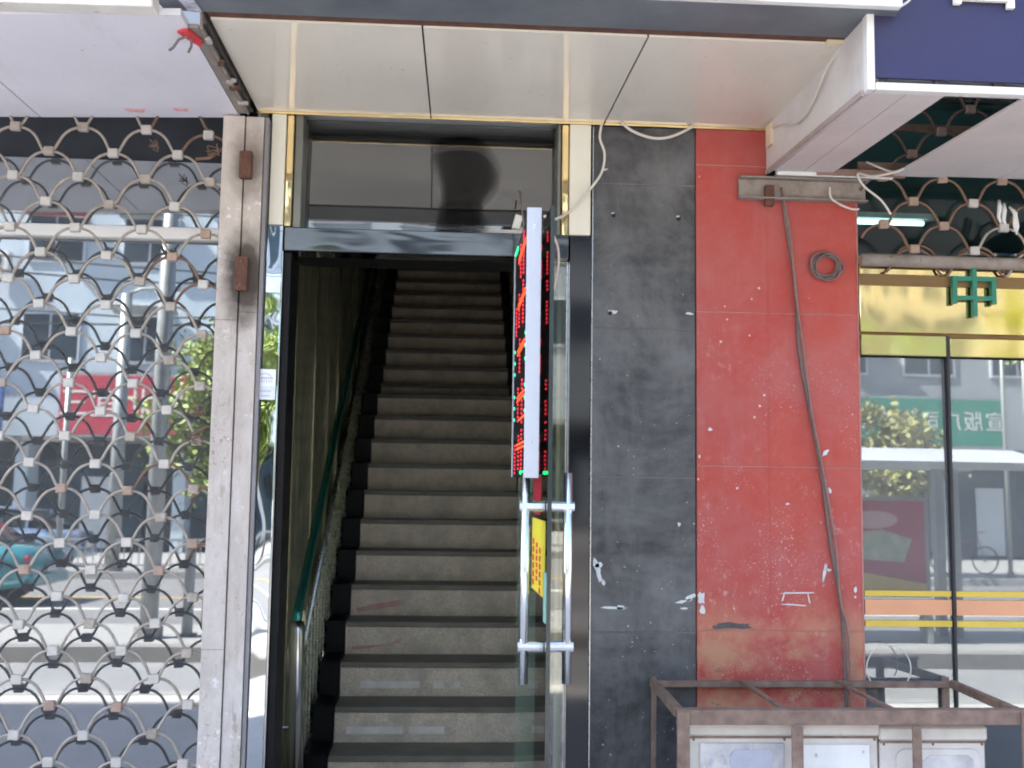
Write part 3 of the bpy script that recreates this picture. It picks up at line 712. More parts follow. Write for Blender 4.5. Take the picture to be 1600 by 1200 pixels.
def leds(side, name, key, mat):
    b = MB(); x = LX0+.004 if side < 0 else LX1-.002
    for (r, c), k in grid.items():
        if k != key: continue
        if key == 'g' and r % 3 and r not in (0, 59): continue
        z = LZ1 - .012 - r*.01292; yy = LY0 + .03 + c*.0128; s_ = .0036 if key != 'g' else .0048
        if key == 'o': b.box(min(x, x+side*.002), max(x, x+side*.002), yy-.0065, yy+.0065, z-.0035, z+.0035)
        else: b.box(min(x, x+side*.003), max(x, x+side*.003), yy-s_*2, yy+s_*2, z-s_, z+s_)
    o = b.build(name, mat, led); return tag(o, kind='stuff')
for sd in (-1, 1):
    leds(sd, 'red_diodes', 'r', led_red); sd < 0 and leds(sd, 'orange_diodes', 'o', led_orange); leds(sd, 'green_diodes', 'g', led_green)
MB().tube([(.235, -.40, 2.31), (.232, -.30, 2.42), (.236, -.1, 2.55), (.24, .06, 2.60)], .003, 6).build('supply_cable', cable_grey, led)

# ------------------------------------------------------------------ black tiled wall
bt = thing('black_tiled_wall', 'scuffed black stone tile wall between the doorway and the red wall', 'wall', (.7, 0, 0))
box('backing', .52, .908, .012, .30, 0, 2.85, dark_rubber, bt)
zs = [0, .40, .958, 1.519, 2.072, 2.623, 2.846]
tl = []
for a, b_ in zip(zs[:-1], zs[1:]):
    tl.append(box('tile', .520, .9075, -.0, .010, a+.0012, b_-.0012, black_tile, bt, .002))
gr = M('pale_grout', (.22, .19, .165), .9, 0, .5, 9, .1, col2=(.10, .095, .09))
for z in (2.623, 2.072, 1.519, .958): box('joint', .5205, .907, -.0006, .006, z-.0018, z+.0018, gr, bt)
smear = M('white_paint_smear', (.62, .62, .62), .7, 0, .2, 30, .1)
rn = random.Random(5)
def smudge(x, z, w_, h_, ang, parent, mat=smear, y=-.0022, rag=.35):
    pts = []; n = 12
    for i in range(n):
        t = 2*math.pi*i/n; rr = 1 + rn.uniform(-rag, rag)
        px, pz = w_/2*math.cos(t)*rr, h_/2*math.sin(t)*rr
        pts.append((x+px*math.cos(ang)-pz*math.sin(ang), z+px*math.sin(ang)+pz*math.cos(ang)))
    MB().prism(pts, 'y', y, y+.0018).build('paint_smear', mat, parent)
for a in ((.545, 1.18, .02, .075, .3), (.55, 1.20, .03, .02, 0), (.567, 1.137, .012, .02, 0), (.60, 1.045, .10, .009, -.03), (.63, 1.048, .03, .016, 0), (.855, 1.07, .06, .010, .25), (.885, 1.085, .035, .02, .5), (.865, 1.045, .03, .008, 0), (.845, 1.35, .01, .014, 0)):
    smudge(*a, tl[2])
for a in ((.562, 2.676, .025, .008, .1), (.60, 2.132, .03, .012, .1), (.885, 2.133, .03, .008, 0)): smudge(*a, tl[4] if a[1] < 2.5 else tl[5])
hm = M('drill_hole', (.01, .01, .01), .9, 0, 0, 9, 0)
for x, z in ((.596, 2.50), (.845, 2.495), (.585, 2.128)): smudge(x, z, .016, .014, 0, tl[4], hm); smudge(x-.003, z+.008, .012, .006, 0, tl[4])
# ------------------------------------------------------------------ red tiled wall
rw = thing('red_tiled_wall', 'worn red stone tile wall with paint flecks right of the black tiles', 'wall', (1.2, 0, 0))
box('backing', .911, 1.515, .010, .30, 0, 2.85, MATS['dark_seam'], rw)
zr = [0, .39, .967, 1.565, 2.141, 2.705, 2.846]
rt = []
for a, b_ in zip(zr[:-1], zr[1:]):
    rt.append(box('tile', .910, 1.183, -.006, .008, a+.001, b_-.001, red_tile, rw, .002))
zr2 = [0, .39, .967, 1.565, 2.141, 2.60]
for a, b_ in zip(zr2[:-1], zr2[1:]):
    rt.append(box('tile', 1.1835, 1.528, -.005, .008, a+.001, b_-.001, red_tile, rw, .002))
rg = M('rosy_grout', (.48, .22, .19), .9, 0, .3, 20, .1)
for z in zr[2:-1]: box('joint', .911, 1.182, -.0066, .004, z-.0016, z+.0016, rg, rw)
for z in zr2[2:-1]: box('joint', 1.1865, 1.527, -.0056, .004, z-.0014, z+.0014, rg, rw)
box('vertical_joint', 1.1815, 1.1855, -.0064, .004, 0, 2.60, red_tile, rw)
box('edge_return', 1.5285, 1.534, -.004, .30, 0, 2.60, MATS['rosy_grout'], rw)
for a in ((.925, 1.085, .028, .05, .2), (.93, 1.04, .02, .03, 0), (1.27, 1.105, .12, .006, .02), (1.275, 1.062, .09, .005, -.05), (1.325, 1.085, .005, .04, .2), (1.23, 1.09, .006, .03, -.3),
          (1.385, 1.18, .012, .07, -.2), (1.40, 1.19, .02, .012, 0), (1.395, 1.62, .03, .014, .8), (.96, 1.70, .015, .012, 0), (.92, 1.60, .008, .01, 0), (1.41, 1.48, .012, .02, .3), (1.25, 1.43, .015, .008, 0), (1.50, 1.12, .012, .02, 0)):
    smudge(*a, rt[2] if a[0] < 1.18 else rt[8], y=-.0085)
smudge(1.03, .985, .17, .022, .02, rt[2], M('black_smear', (.10, .09, .085), .8, 0, .4, 40, .1), y=-.0085, rag=.5)
# rusty channel across the red wall
cb = thing('steel_channel', 'rusty grey steel channel bolted across the top of the red wall', 'bracket', (1.3, -.04, 2.6))
for n_, z0, z1, y0, y1 in (('web', 2.578, 2.650, -.022, -.010), ('lip', 2.651, 2.656, -.05, -.010), ('lip', 2.572, 2.577, -.05, -.010)):
    box(n_, 1.070, 1.56, y0, y1, z0, z1, rust_grey, cb, .001)
box('lug', 1.165, 1.20, -.045, -.024, 2.545, 2.625, rust, cb, .002)
# cables on red wall
cable('cable', 'grey brown cable bundle running down the red wall to the cage', [(1.235, -.02, 2.62), (1.25, -.02, 2.50), (1.285, -.018, 2.24), (1.297, -.018, 2.0), (1.33, -.018, 1.80), (1.375, -.016, 1.55), (1.405, -.016, 1.30), (1.44, -.016, 1.08), (1.452, -.016, .93), (1.452, -.03, .60)], .0062, cable_grey)
cable('cable', 'second slimmer brown cable twisted along the bundle on the red wall', [(1.232, -.03, 2.62), (1.262, -.028, 2.45), (1.283, -.03, 2.2), (1.312, -.028, 1.98), (1.335, -.03, 1.78), (1.365, -.028, 1.62), (1.418, -.028, 1.30), (1.435, -.028, 1.08), (1.464, -.028, .95), (1.462, -.04, .60)], .004, M('cable_brown', (.24, .15, .12), .6, 0, .3, 30, 0))
coil = thing('cable_coil', 'coil of grey wire hung on the red wall', 'cable coil', (1.40, -.02, 2.32))
b = MB(); pts = []; rn = random.Random(2)
for i in range(150):
    t = i/24*2*math.pi; rr = .050 + .010*math.sin(i*.37)
    pts.append((1.402+rr*1.05*math.cos(t)+.003*math.sin(i*.2), -.014-.012*i/150, 2.325+rr*.92*math.sin(t)-.006*math.sin(i*.11)))
b.tube(pts, .0033, 6); b.build('wire', cable_grey, coil, smooth=True)
MB().tube([(1.45, -.02, 2.335), (1.463, -.03, 2.33), (1.47, -.03, 2.315), (1.455, -.025, 2.30)], .003, 5).build('tail', cable_grey, coil)

# ------------------------------------------------------------------ blue sign box
sb = thing('blue_sign_box', 'white framed blue shop sign box with planked underside at the upper right', 'sign', (1.2, -.5, 2.65))
BZ, BY, BX = 2.650, -.955, 1.178
def lipf(n_, x0, x1, y0, y1, z0, z1): return box(n_, x0, x1, y0, y1, z0, z1, white_paint, sb, .002)
box('face', BX+.025, 4.2, BY-.002, BY+.006, BZ+.025, 3.45, blue_face, sb)
lipf('frame', BX+.0, BX+.022, BY-.012, BY+.02, BZ-.015, 3.45); lipf('frame', BX+.024, 4.2, BY-.012, BY+.02, BZ-.015, BZ+.008)
b = MB(); b.prism([(BY+.024, BZ-.015), (-.004, BZ+.03), (-.004, 3.02), (BY+.024, 3.02)], 'x', BX+.004, BX+.016); b.build('side_panel', box_white, sb)
MB().prism([(BY+.024, BZ-.022), (-.02, BZ+.022), (-.02, BZ+.036), (BY+.024, BZ-.004)], 'x', BX-.006, BX+.003).build('edge_angle', M('edge_rust_paint', (.40, .34, .32), .6, 0, .3, 6, .1, col2=(.28, .2, .17)), sb)
MB().box(BX-.010, BX+.003, -.10, -.045, 2.765, 2.845).build('tape_scrap', M('tape_ivory', (.72, .58, .42), .5, 0, .2, 9, 0), sb)
def plank(x0, x1, mat=plank_white, dz=0, y1=-.05):
    b = MB(); b.prism([(BY+.024, BZ-.012+dz), (y1, BZ+.026+dz), (y1, BZ+.034+dz), (BY+.024, BZ-.004+dz)], 'x', x0, x1); return b.build('plank', mat, sb, .001)
plank(BX+.020, BX+.128); plank(BX+.130, BX+.245)
plank(1.655, 1.86, dz=-.004); plank(1.862, 2.07); plank(2.072, 2.28); plank(2.282, 2.49)
box('rear_trim', BX+.03, 1.66, -.052, -.028, BZ+.012, BZ+.034, white_paint, sb, .003)
box('top_cover', BX, 4.2, BY+.02, -.05, 3.40, 3.44, black_matt, sb)
b = MB()
b.box(1.438, 1.458, BY-.020, BY-.006, 2.900, 3.1); b.box(1.459, 1.596, BY-.019, BY-.006, 2.913, 2.932); b.box(1.597, 1.617, BY-.020, BY-.006, 2.893, 3.1); b.box(1.459, 1.596, BY-.019, BY-.006, 3.00, 3.02)
b.build('letter_stroke', M('ivory_letter', (.80, .78, .66), .5, 0, .05, 9, 0), sb)
cable('cable', 'grey cable looping at the left corner of the blue sign', [(1.26, -1.0, 3.0), (1.30, -1.0, 2.97), (1.305, -1.0, 2.93), (1.29, -1.0, 2.89), (1.26, -.99, 2.872), (1.24, -.97, 2.87)], .004, cable_white)
cable('cable', 'thin white wire sagging along the side of the blue sign box', [(1.225, -.78, 2.85), (1.172, -.70, 2.83), (1.170, -.55, 2.76), (1.170, -.40, 2.74), (1.172, -.25, 2.79), (1.178, -.08, 2.83)], .004, cable_white)
cable('cable', 'white wire bent out of the open soffit gap under the sign', [(1.55, -.06, 2.72), (1.61, -.14, 2.66), (1.63, -.2, 2.655), (1.60, -.2, 2.64), (1.54, -.14, 2.64), (1.50, -.10, 2.66), (1.53, -.08, 2.62), (1.60, -.07, 2.57), (1.64, -.06, 2.52)], .0045, cable_white)
cable('cable', 'short white wire drooping from the channel to the wall corner', [(1.41, -.05, 2.62), (1.415, -.05, 2.58), (1.45, -.05, 2.555), (1.50, -.03, 2.545), (1.53, -.03, 2.545)], .004, cable_white)

# ------------------------------------------------------------------ right shop front
rs_ = thing('right_shop_window', 'gold framed glass shop window with yellow and orange tape beside red wall', 'window', (2.2, .08, 0))
tilt_glass('pane', 1.536, 1.868, .075, .05, 1.985, glass_right, rs_, tilt=R(-.75))
box('gold_header', 1.536, 3.6, .055, .10, 2.078, 2.335, goldpanel, rs_, .002)
box('gold_header', 1.536, 3.6, .060, .10, 2.338, 2.372, goldpanel, rs_, .002)
box('gold_rail', 1.536, 1.866, .050, .10, 1.990, 2.070, goldpanel, rs_, .003)
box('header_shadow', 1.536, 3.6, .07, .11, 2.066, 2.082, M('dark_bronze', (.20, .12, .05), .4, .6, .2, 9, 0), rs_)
def tapes(x0, x1, par):
    for a, b_, mm in ((1.096, 1.116, tape_yellow), (1.028, 1.084, tape_orange), (.986, 1.008, tape_yellow)):
        yy = .068 - (((a+b_)/2-1.5)*math.tan(R(-.75)))
        box('tape_stripe', x0, x1, yy, yy+.0015, a, b_, mm, par)
tapes(1.538, 1.866, rs_)
box('floor_rail', 1.536, 1.866, .05, .10, .0, .05, goldm, rs_)
sh = thing('right_glass_door', 'gold railed glass door to the right of the dark vertical seam', 'door', (2.3, .06, 0))
tilt_glass('pane', 1.880, 3.55, .060, .05, 1.985, glass_right, sh, tilt=R(-.75))
box('gold_rail', 1.880, 3.55, .040, .09, 1.990, 2.062, goldpanel, sh, .003)
box('dark_seam', 1.869, 1.879, .045, .09, .05, 2.07, dark_rubber, sh)
b_ = None
for a, c_, mm in ((1.096, 1.116, tape_yellow), (1.028, 1.084, tape_orange), (.986, 1.008, tape_yellow)):
    yy = .053 - (((a+c_)/2-1.5)*math.tan(R(-.75))); box('tape_stripe', 1.882, 3.55, yy, yy+.0015, a, c_, mm, sh)
# green character
zh = thing('green_character', 'green acrylic character 中 mounted on the gold header', 'sign letter', (2.0, .03, 2.25))
for x0, x1, z0, z1 in ((1.918, 1.935, 2.213, 2.318), (2.070, 2.087, 2.213, 2.318), (1.936, 1.994, 2.300, 2.318), (2.013, 2.069, 2.300, 2.318), (1.936, 1.994, 2.228, 2.243), (2.013, 2.069, 2.228, 2.243), (1.995, 2.012, 2.165, 2.352)):
    box('stroke', x0, x1, .030, .050, z0, z1, green_letter, zh)
# upper window + lattice + roll bar
uw = thing('right_upper_window', 'dark teal window pane above the gold header behind the rusty lattice', 'window', (2.2, .1, 2.4))
box('pane', 1.536, 3.6, .10, .108, 2.375, 3.04, glass('upper_glass', .0, (.75, .85, .85)), uw)
box('side_block', 1.536, 1.556, .05, .12, 2.45, 2.56, M('side_block_mat', (.10, .09, .08), .7, 0, .3, 9, 0), uw)
g2 = thing('right_lattice_gate', 'rusty fish-scale lattice gate rolled over the right shop window', 'gate', (2.2, -.0, 2.4))
rnd = random.Random(8)
for k in range(-1, 8):
    z = 2.489 + .0925*k; off = 0 if k % 2 == 0 else COL/2
    for n in range(0, 9):
        x = 1.625 + .235*n + off*(.235/.232)
        if x > 3.5: continue
        put(arc_cut if x < 1.65 else arc_me_r if z > 2.6 or rnd.random() < .5 else arc_me, 'lattice_arc', g2, (x, .01, z), (0, rnd.uniform(-.03, .03), 0))
        put(clips[1] if rnd.random() < .7 else clips[0], 'lattice_clip', g2, (x, .008, z), (0, rnd.uniform(-.06, .06), 0))
for n in range(1, 8):      # arc feet hanging below the roll bar
    put(arc_me_r, 'lattice_arc', g2, (1.52+.235*n, .02, 2.415), (0, 0, 0), (1, 1, 1))
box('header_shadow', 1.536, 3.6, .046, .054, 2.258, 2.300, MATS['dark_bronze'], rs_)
MB().tube([(1.536, .005, 2.350), (3.6, .005, 2.345)], .024, 10).build('roll_bar', rust_grey, g2, smooth=True)
box('rail', 1.536, 3.6, .02, .04, 2.70, 2.735, M('pink_rust_rail', (.26, .16, .12), .7, 0, .3, 8, .1), g2)
box('rail', 1.536, 3.6, .02, .04, 2.865, 2.89, gate_rust, g2)
box('rail', 1.36, 1.7, -.024, -.006, 2.665, 2.690, MATS['pink_rust_rail'], g2)
wt = thing('white_rag', 'knotted scrap of white plastic tied to the right lattice gate', 'rag', (2.05, -.02, 2.5))
b = MB(); rn = random.Random(4)
for j in range(4):
    p0 = Vector((2.085+.02*j, -.02, 2.60-.012*j)); b.tube([p0, p0+Vector((rn.uniform(-.01, .02), -.01, -.03)), p0+Vector((rn.uniform(-.015, .015), -.015, -.07)), p0+Vector((rn.uniform(-.01, .02), -.01, -.10))], [.004, .009, .007, .003], 6)
b.build('knot', white_paint, wt, smooth=True)
rr2 = thing('right_shop_room', 'dim teal shop interior behind the right window', 'room', (2.4, 1, 0))
box('back_wall', 1.2, 3.7, 2.6, 2.65, 0, 3.04, room_teal, rr2)
box('side_wall', 1.54, 1.545, .31, 2.6, 0, 3.04, room_teal, rr2); box('side_wall', 3.7, 3.75, .12, 2.6, 0, 3.04, room_teal, rr2)
box('room_ceiling', 1.54, 3.7, .12, 2.6, 3.0, 3.03, room_teal, rr2); box('room_floor', 1.5, 3.7, -.02, 2.6, -.05, .01, black_matt, rr2)
tb = thing('fluorescent_tube', 'lit bluish fluorescent tube seen through the right upper window', 'lamp', (1.8, .6, 2.7))
MB().tube([(1.66, .6, 2.665), (2.08, .6, 2.665)], .010, 10).build('tube', tube_light, tb, smooth=True)
box('batten', 1.62, 2.14, .59, .63, 2.682, 2.71, white_paint, tb, .003)

zh.location.x -= .034; zh.location.y -= .0205; zh.location.z -= .022; sk.location.y -= .012; rs_.location.y -= .066; sh.location.y -= .056; zh.location.y -= .05; g2.location.y -= .035
# ------------------------------------------------------------------ cage with outdoor units
cg = thing('steel_cage', 'brown painted angle iron cage around the air conditioners at the wall foot', 'cage', (1.25, -.3, 0))
CT = .803
def bar(n_, *a): return box(n_, *a, cage_mat, cg, .002)
bar('top_rail', .715, 1.98, -.548, -.535, CT-.045, CT); bar('top_rail', .745, 1.85, -.045, -.022, CT-.030, CT-.008)
bar('rail_flange', .715, 1.98, -.534, -.505, CT-.006, CT)
MB().prism([(.732, -.021), (.755, -.021), (.745, -.504), (.715, -.504)], 'z', CT-.030, CT-.001).build('side_rail', cage_mat, cg, .002)
MB().prism([(1.83, -.046), (1.85, -.046), (1.835, -.504), (1.812, -.504)], 'z', CT-.030, CT-.001).build('side_rail', cage_mat, cg, .002)
for x in (1.045, 1.395): MB().prism([(x+.008, -.046), (x+.022, -.046), (x+.03, -.504), (x+.010, -.504)], 'z', CT-.012, CT-.002).build('cross_bar', cage_mat, cg, .001)
for x0, x1 in ((.713, .752), (1.072, 1.107), (1.455, 1.482), (1.808, 1.842)): bar('post', x0, x1, -.562, -.549, 0, CT-.002 if x0 < .75 or x0 > 1.8 else CT-.046)
for x0, x1 in ((.726, .744), (1.80, 1.828)): bar('rear_post', x0+.014, x1+.014, -.020, -.008, 0, CT+.004)
bar('bottom_rail', .715, 1.98, -.548, -.535, .10, .14)
units = [(.768, 1.372, .757, 'off white outdoor unit with worn silver patches at the cage left'), (1.378, 1.722, .742, 'off white outdoor unit with rounded panel at the cage right')]
for n_, (x0, x1, zt, lb) in enumerate(units):
    ac = thing('air_conditioner', lb, 'air conditioner', ((x0+x1)/2, -.3, .14), 'outdoor units in the cage')
    box('casing', x0, x1, -.49, -.34, .15, zt-.045, ac_white, ac, .006)
    box('lid', x0-.004, x1+.004, -.50, -.33, zt-.044, zt, ac_white, ac, .006)
    box('foot', x0+.05, x0+.10, -.47, -.35, .06, .148, cage_mat, ac); box('foot', x1-.10, x1-.05, -.47, -.35, .06, .148, cage_mat, ac)
    for xx in (x0+.012, x1-.012, (x0+x1)/2): MB().tube([(xx, -.4925, zt-.056), (xx, -.489, zt-.056)], .004, 8).build('screw', gate_rust, ac)
    box('drip_strip', x0, x1, -.4915, -.4905, zt-.053, zt-.046, cage_mat, ac)
    if n_ == 0:
        fp = box('front_panel', x0+.03, x0+.30, -.496, -.491, .30, zt-.065, ac_silver, ac, .003)
        MB().prism([(x0+.13, .60), (x0+.26, .60), (x0+.262, .655), (x0+.25, .672), (x0+.14, .672), (x0+.125, .655)], 'y', -.4985, -.4965).build('badge', M('blue_grey_badge', (.40, .41, .48), .4, .1, .2, 12, 0), fp)
        for j in range(8):
            px_, pz_ = x0+.05+random.random()*.50, .62+random.random()*.06
            box('scratch', px_, px_+random.uniform(.003, .012), -.4995, -.4988, pz_, pz_+random.uniform(.002, .02), MATS['blue_grey_badge'] if 'blue_grey_badge' in MATS else cage_mat, fp, rot=(0, random.uniform(-.6, .6), 0))
        box('front_panel', x0+.335, x0+.575, -.496, -.491, .30, zt-.07, white_paint, ac, .003)
        for i in range(7): box('side_slot', x0-.003, x0+.001, -.46, -.36, .30+i*.055, .325+i*.055, hm, ac)
    else:
        pts = []
        for cx, cz, a0 in ((x1-.05, zt-.10, 0), (x0+.08, zt-.10, 90), (x0+.08, .30, 180), (x1-.05, .30, 270)):
            for j in range(5): t = R(a0+j*22.5); pts.append((cx+.03*math.cos(t), cz+.03*math.sin(t)))
        MB().prism(pts, 'y', -.4965, -.491).build('front_panel', ac_white, ac, .001)
        pts = [(x0+.12+.5*(p[0]-x0), zt-.095-(zt-.07-p[1])*.9) for p in pts]
        MB().prism([(x0+.10, .32), (x1-.04, .32), (x1-.045, zt-.10), (x1-.06, zt-.088), (x0+.16, zt-.088), (x0+.12, zt-.12)], 'y', -.499, -.497).build('worn_panel', ac_silver, ac)
pv = thing('dark_board', 'dark grey board standing behind the cage at the window foot', 'board', (1.9, -.06, 0))
box('sheet', 1.56, 2.6, -.055, -.04, 0, .66, M('slate_board', (.05, .06, .07), .5, 0, .2, 3, 0), pv)
for n_, (x, z) in enumerate(((.595, .4),)): pass

# =================================================================== STREET BEHIND THE CAMERA (seen in the glass)
def leaves(name, mat, parent, cen, rad, n, size, seed, flat=.8):
    rn = random.Random(seed); b = MB(); cl = []
    for i in range(26):
        v = Vector((rn.gauss(0, 1), rn.gauss(0, 1), rn.gauss(0, 1))).normalized()*rn.uniform(.35, 1)
        cl.append((Vector((v.x*rad[0]*.8, v.y*rad[1]*.8, v.z*rad[2]*.8)), rn.uniform(.18, .42)))
    c0 = Vector(cen)
    for i in range(n):
        c, r_ = rn.choice(cl)
        p = c0 + c + Vector((rn.gauss(0, .45), rn.gauss(0, .45), rn.gauss(0, .4)))*r_*min(rad)*1.1
        s_ = size*rn.uniform(.6, 1.3)
        e = Euler((rn.uniform(-1, 1), rn.uniform(-1, 1), rn.uniform(0, 6.3))).to_matrix()
        q = [p + e @ Vector(v) for v in ((-s_, 0, 0), (0, -s_*.5, .1*s_), (s_, 0, 0), (0, s_*.5, .1*s_))]
        b.bm.faces.new([b.bm.verts.new(v) for v in q])
    o = b.build(name, mat, parent); return o
def tree(label, x, y, base, cen, rad, n, size, mat, seed, grp='street trees across the lane', tr=.08):
    t = thing('tree', label, 'tree', (x, y, base), grp)
    MB().tube([(x, y, base), (x+.05, y+.03, base+(cen[2]-base)*.5), (cen[0], cen[1], cen[2]+rad[2]*.5)], [tr, tr*.75, tr*.3], 8).build('trunk', bark, t)
    rn = random.Random(seed)
    for i in range(5):
        a = rn.uniform(0, 6.3); z0 = base+(cen[2]-base)*rn.uniform(.6, 1)
        MB().tube([(x+.04, y, z0), (x+math.cos(a)*rad[0]*.4, y+math.sin(a)*rad[1]*.4, z0+rad[2]*.4), (x+math.cos(a)*rad[0]*.75, y+math.sin(a)*rad[1]*.75, z0+rad[2]*.75)], [tr*.4, tr*.25, .01], 5).build('limb', bark, t)
    tag(leaves('crown', mat, t, cen, rad, n, size, seed), kind='stuff')
    return t
tree('young yellow green street tree on the island behind the lamp post', -2.75, -8.2, 0, (-2.75, -8.2, 2.35), (1.0, .9, 1.1), 6500, .055, leaf_a, 1)
tree('round olive street tree in front of the green shop sign', 10.0, -18.9, 0, (10.0, -18.9, 2.75), (1.5, 1.3, 1.35), 5000, .09, leaf_b, 2)
tree('broad yellow green tree at the right end of the green sign', 15.0, -18.9, 0, (15.0, -18.9, 5.4), (2.2, 1.8, 1.5), 6000, .10, leaf_a, 3, tr=.16)
tree('dark leafy tree near the bus shelter', 7.4, -19.4, 0, (7.4, -19.4, 3.6), (1.5, 1.3, 1.3), 5000, .09, leaf_c, 4, tr=.12)
tree('tall green tree beyond the road near the red banner', -4.3, -19.4, 0, (-4.3, -19.4, 4.6), (1.7, 1.5, 1.7), 6000, .09, leaf_a, 5, tr=.13)
tree('dark green tree at the far left end of the street', -20, -19.4, 0, (-20, -19.4, 4.4), (2.0, 1.6, 1.8), 5000, .10, leaf_c, 6, tr=.13)
def pole(label, x, y, r, h, lamp=True, base=0, nm='lamp_post'):
    p = thing(nm, label, 'lamp post', (x, y, base), 'poles along the street')
    MB().tube([(x, y, base), (x, y, h)], [r, r*.8], 14).build('shaft', pole_grey, p, smooth=True)
    MB().tube([(x, y, base), (x, y, base+.12)], r*1.6, 12).build('base', kerb_st, p)
    if lamp:
        MB().tube([(x, y, h-.02), (x+.3, y, h+.12), (x+.8, y+.0, h+.15)], .035, 8).build('arm', pole_grey, p)
        box('lamp_head', x+.75, x+1.15, y-.08, y+.08, h+.10, h+.2, pole_grey, p, .02)
    return p
pole('thick grey lamp post standing on the traffic island by the tree', -3.13, -7.2, .095, 6.2)
pole('grey lamp post on the far pavement before the red banner', -7.2, -18.7, .15, 6.0)
pole('slim steel post left of the red banner', -8.4, -18.9, .07, 4.6, False)
pole('white steel post at the right end of the green shop sign', 12.6, -18.8, .05, 7.0, False)
pole('second white steel post beyond the green shop sign', 13.1, -18.8, .05, 7.0, False)
bo = thing('bollard', 'grey bollard on the traffic island beside the lamp post', 'bollard', (-2.78, -7.4, 0))
MB().tube([(-2.78, -7.4, 0), (-2.78, -7.4, .92), (-2.78, -7.4, .98)], [.06, .06, .04], 12).build('post', pole_grey, bo); box('foot', -2.87, -2.69, -7.49, -7.31, 0, .03, kerb_st, bo)
# guard railing on the far kerb
for n, x0 in enumerate(range(-30, 8, 4)):
    f = thing('guard_railing', 'grey steel guard railing panel along the far kerb', 'railing', (x0, -18.6, 0), 'railing panels along the far kerb')
    box('top_rail', x0, x0+3.96, -18.62, -18.58, .62, .68, pole_grey, f); box('bottom_rail', x0, x0+3.96, -18.615, -18.585, .10, .14, pole_grey, f)
    for i in range(25): box('baluster', x0+.06+i*.158, x0+.08+i*.158, -18.61, -18.59, .14, .62, pole_grey, f)
# cars
def car(label, mat, loc, rot, boot=True):
    root = thing('parked_car', label, 'car', (0, 0, 0), 'cars on the street')
    L = [(-2.2, .42, .72, .70), (-2.1, .30, .86, .80), (-1.5, .22, .93, .86), (-.9, .22, .95, .88), (0, .22, .95, .88), (.9, .22, .93, .88), (1.6, .22, .86, .86), (2.05, .26, .76, .80), (2.2, .38, .62, .66)]
    def loft(secs, name, m_):
        b = MB(); rings = []
        for x, z0, z1, hw in secs:
            pr = [(-hw*.9, z0), (-hw, z0+(z1-z0)*.3), (-hw*.98, z0+(z1-z0)*.75), (-hw*.86, z1), (hw*.86, z1), (hw*.98, z0+(z1-z0)*.75), (hw, z0+(z1-z0)*.3), (hw*.9, z0)]
            rings.append([b.bm.verts.new((x, y, z)) for y, z in pr])
        for a, c in zip(rings[:-1], rings[1:]):
            for k in range(8): b.bm.faces.new((a[k], a[(k+1) % 8], c[(k+1) % 8], c[k]))
        b.bm.faces.new(rings[0][::-1]); b.bm.faces.new(rings[-1])
        return b.build(name, m_, root, smooth=True)
    body = loft(L, 'body', mat)
    loft([(-1.65, .90, .935, .78), (-1.05, .90, 1.33, .66), (-.3, .90, 1.40, .64), (.35, .90, 1.36, .65), (1.1, .90, .94, .78)], 'cabin_glass', car_glass)
    loft([(-1.12, 1.325, 1.35, .64), (-.3, 1.39, 1.425, .625), (.38, 1.35, 1.375, .63)], 'roof', mat)
    for x in (-.35, .45, -1.1):
        for s_ in (-1, 1): box('pillar', x-.03, x+.03, s_*.70-.03, s_*.70+.03, .92, 1.36, mat, root)
    for x in (-1.35, 1.35):
        for s_ in (-1, 1):
            w = MB().tube([(x, s_*.74, .31), (x, s_*.90, .31)], .31, 20).build('wheel', tyre, root)
            MB().tube([(x, s_*.895, .31), (x, s_*.91, .31)], .19, 14).build('rim', pole_grey, w)
    for s_ in (-1, 1):
        box('tail_lamp', -2.17, -2.02, min(s_*.5, s_*.76), max(s_*.5, s_*.76), .62, .76, tail_red, root, .02)
        box('headlight', 2.03, 2.17, min(s_*.42, s_*.72), max(s_*.42, s_*.72), .56, .68, gate_clip_light, root, .02)
        box('mirror', .75, .9, min(s_*.86, s_*1.0), max(s_*.86, s_*1.0), .92, 1.03, mat, root, .02)
    box('bumper', -2.25, -2.16, -.7, .7, .30, .48, mat, root, .02); box('number_plate', -2.262, -2.252, -.22, .22, .5, .62, white_paint, root)
    root.location = loc; root.rotation_euler = (0, 0, rot)
    return root
car('teal saloon car driving away on the main road', car_teal, (-8.45, -12.7, ROAD), R(180))
car('pale blue saloon car parked beyond the far railing', car_silver, (-10.6, -20.6, -.1), R(180))
car('white saloon car parked across the road on the right', M('car_paint_white', (.6, .6, .6), .3, 0, .05, 2, 0, coat=1), (19, -22.3, 0), R(0))
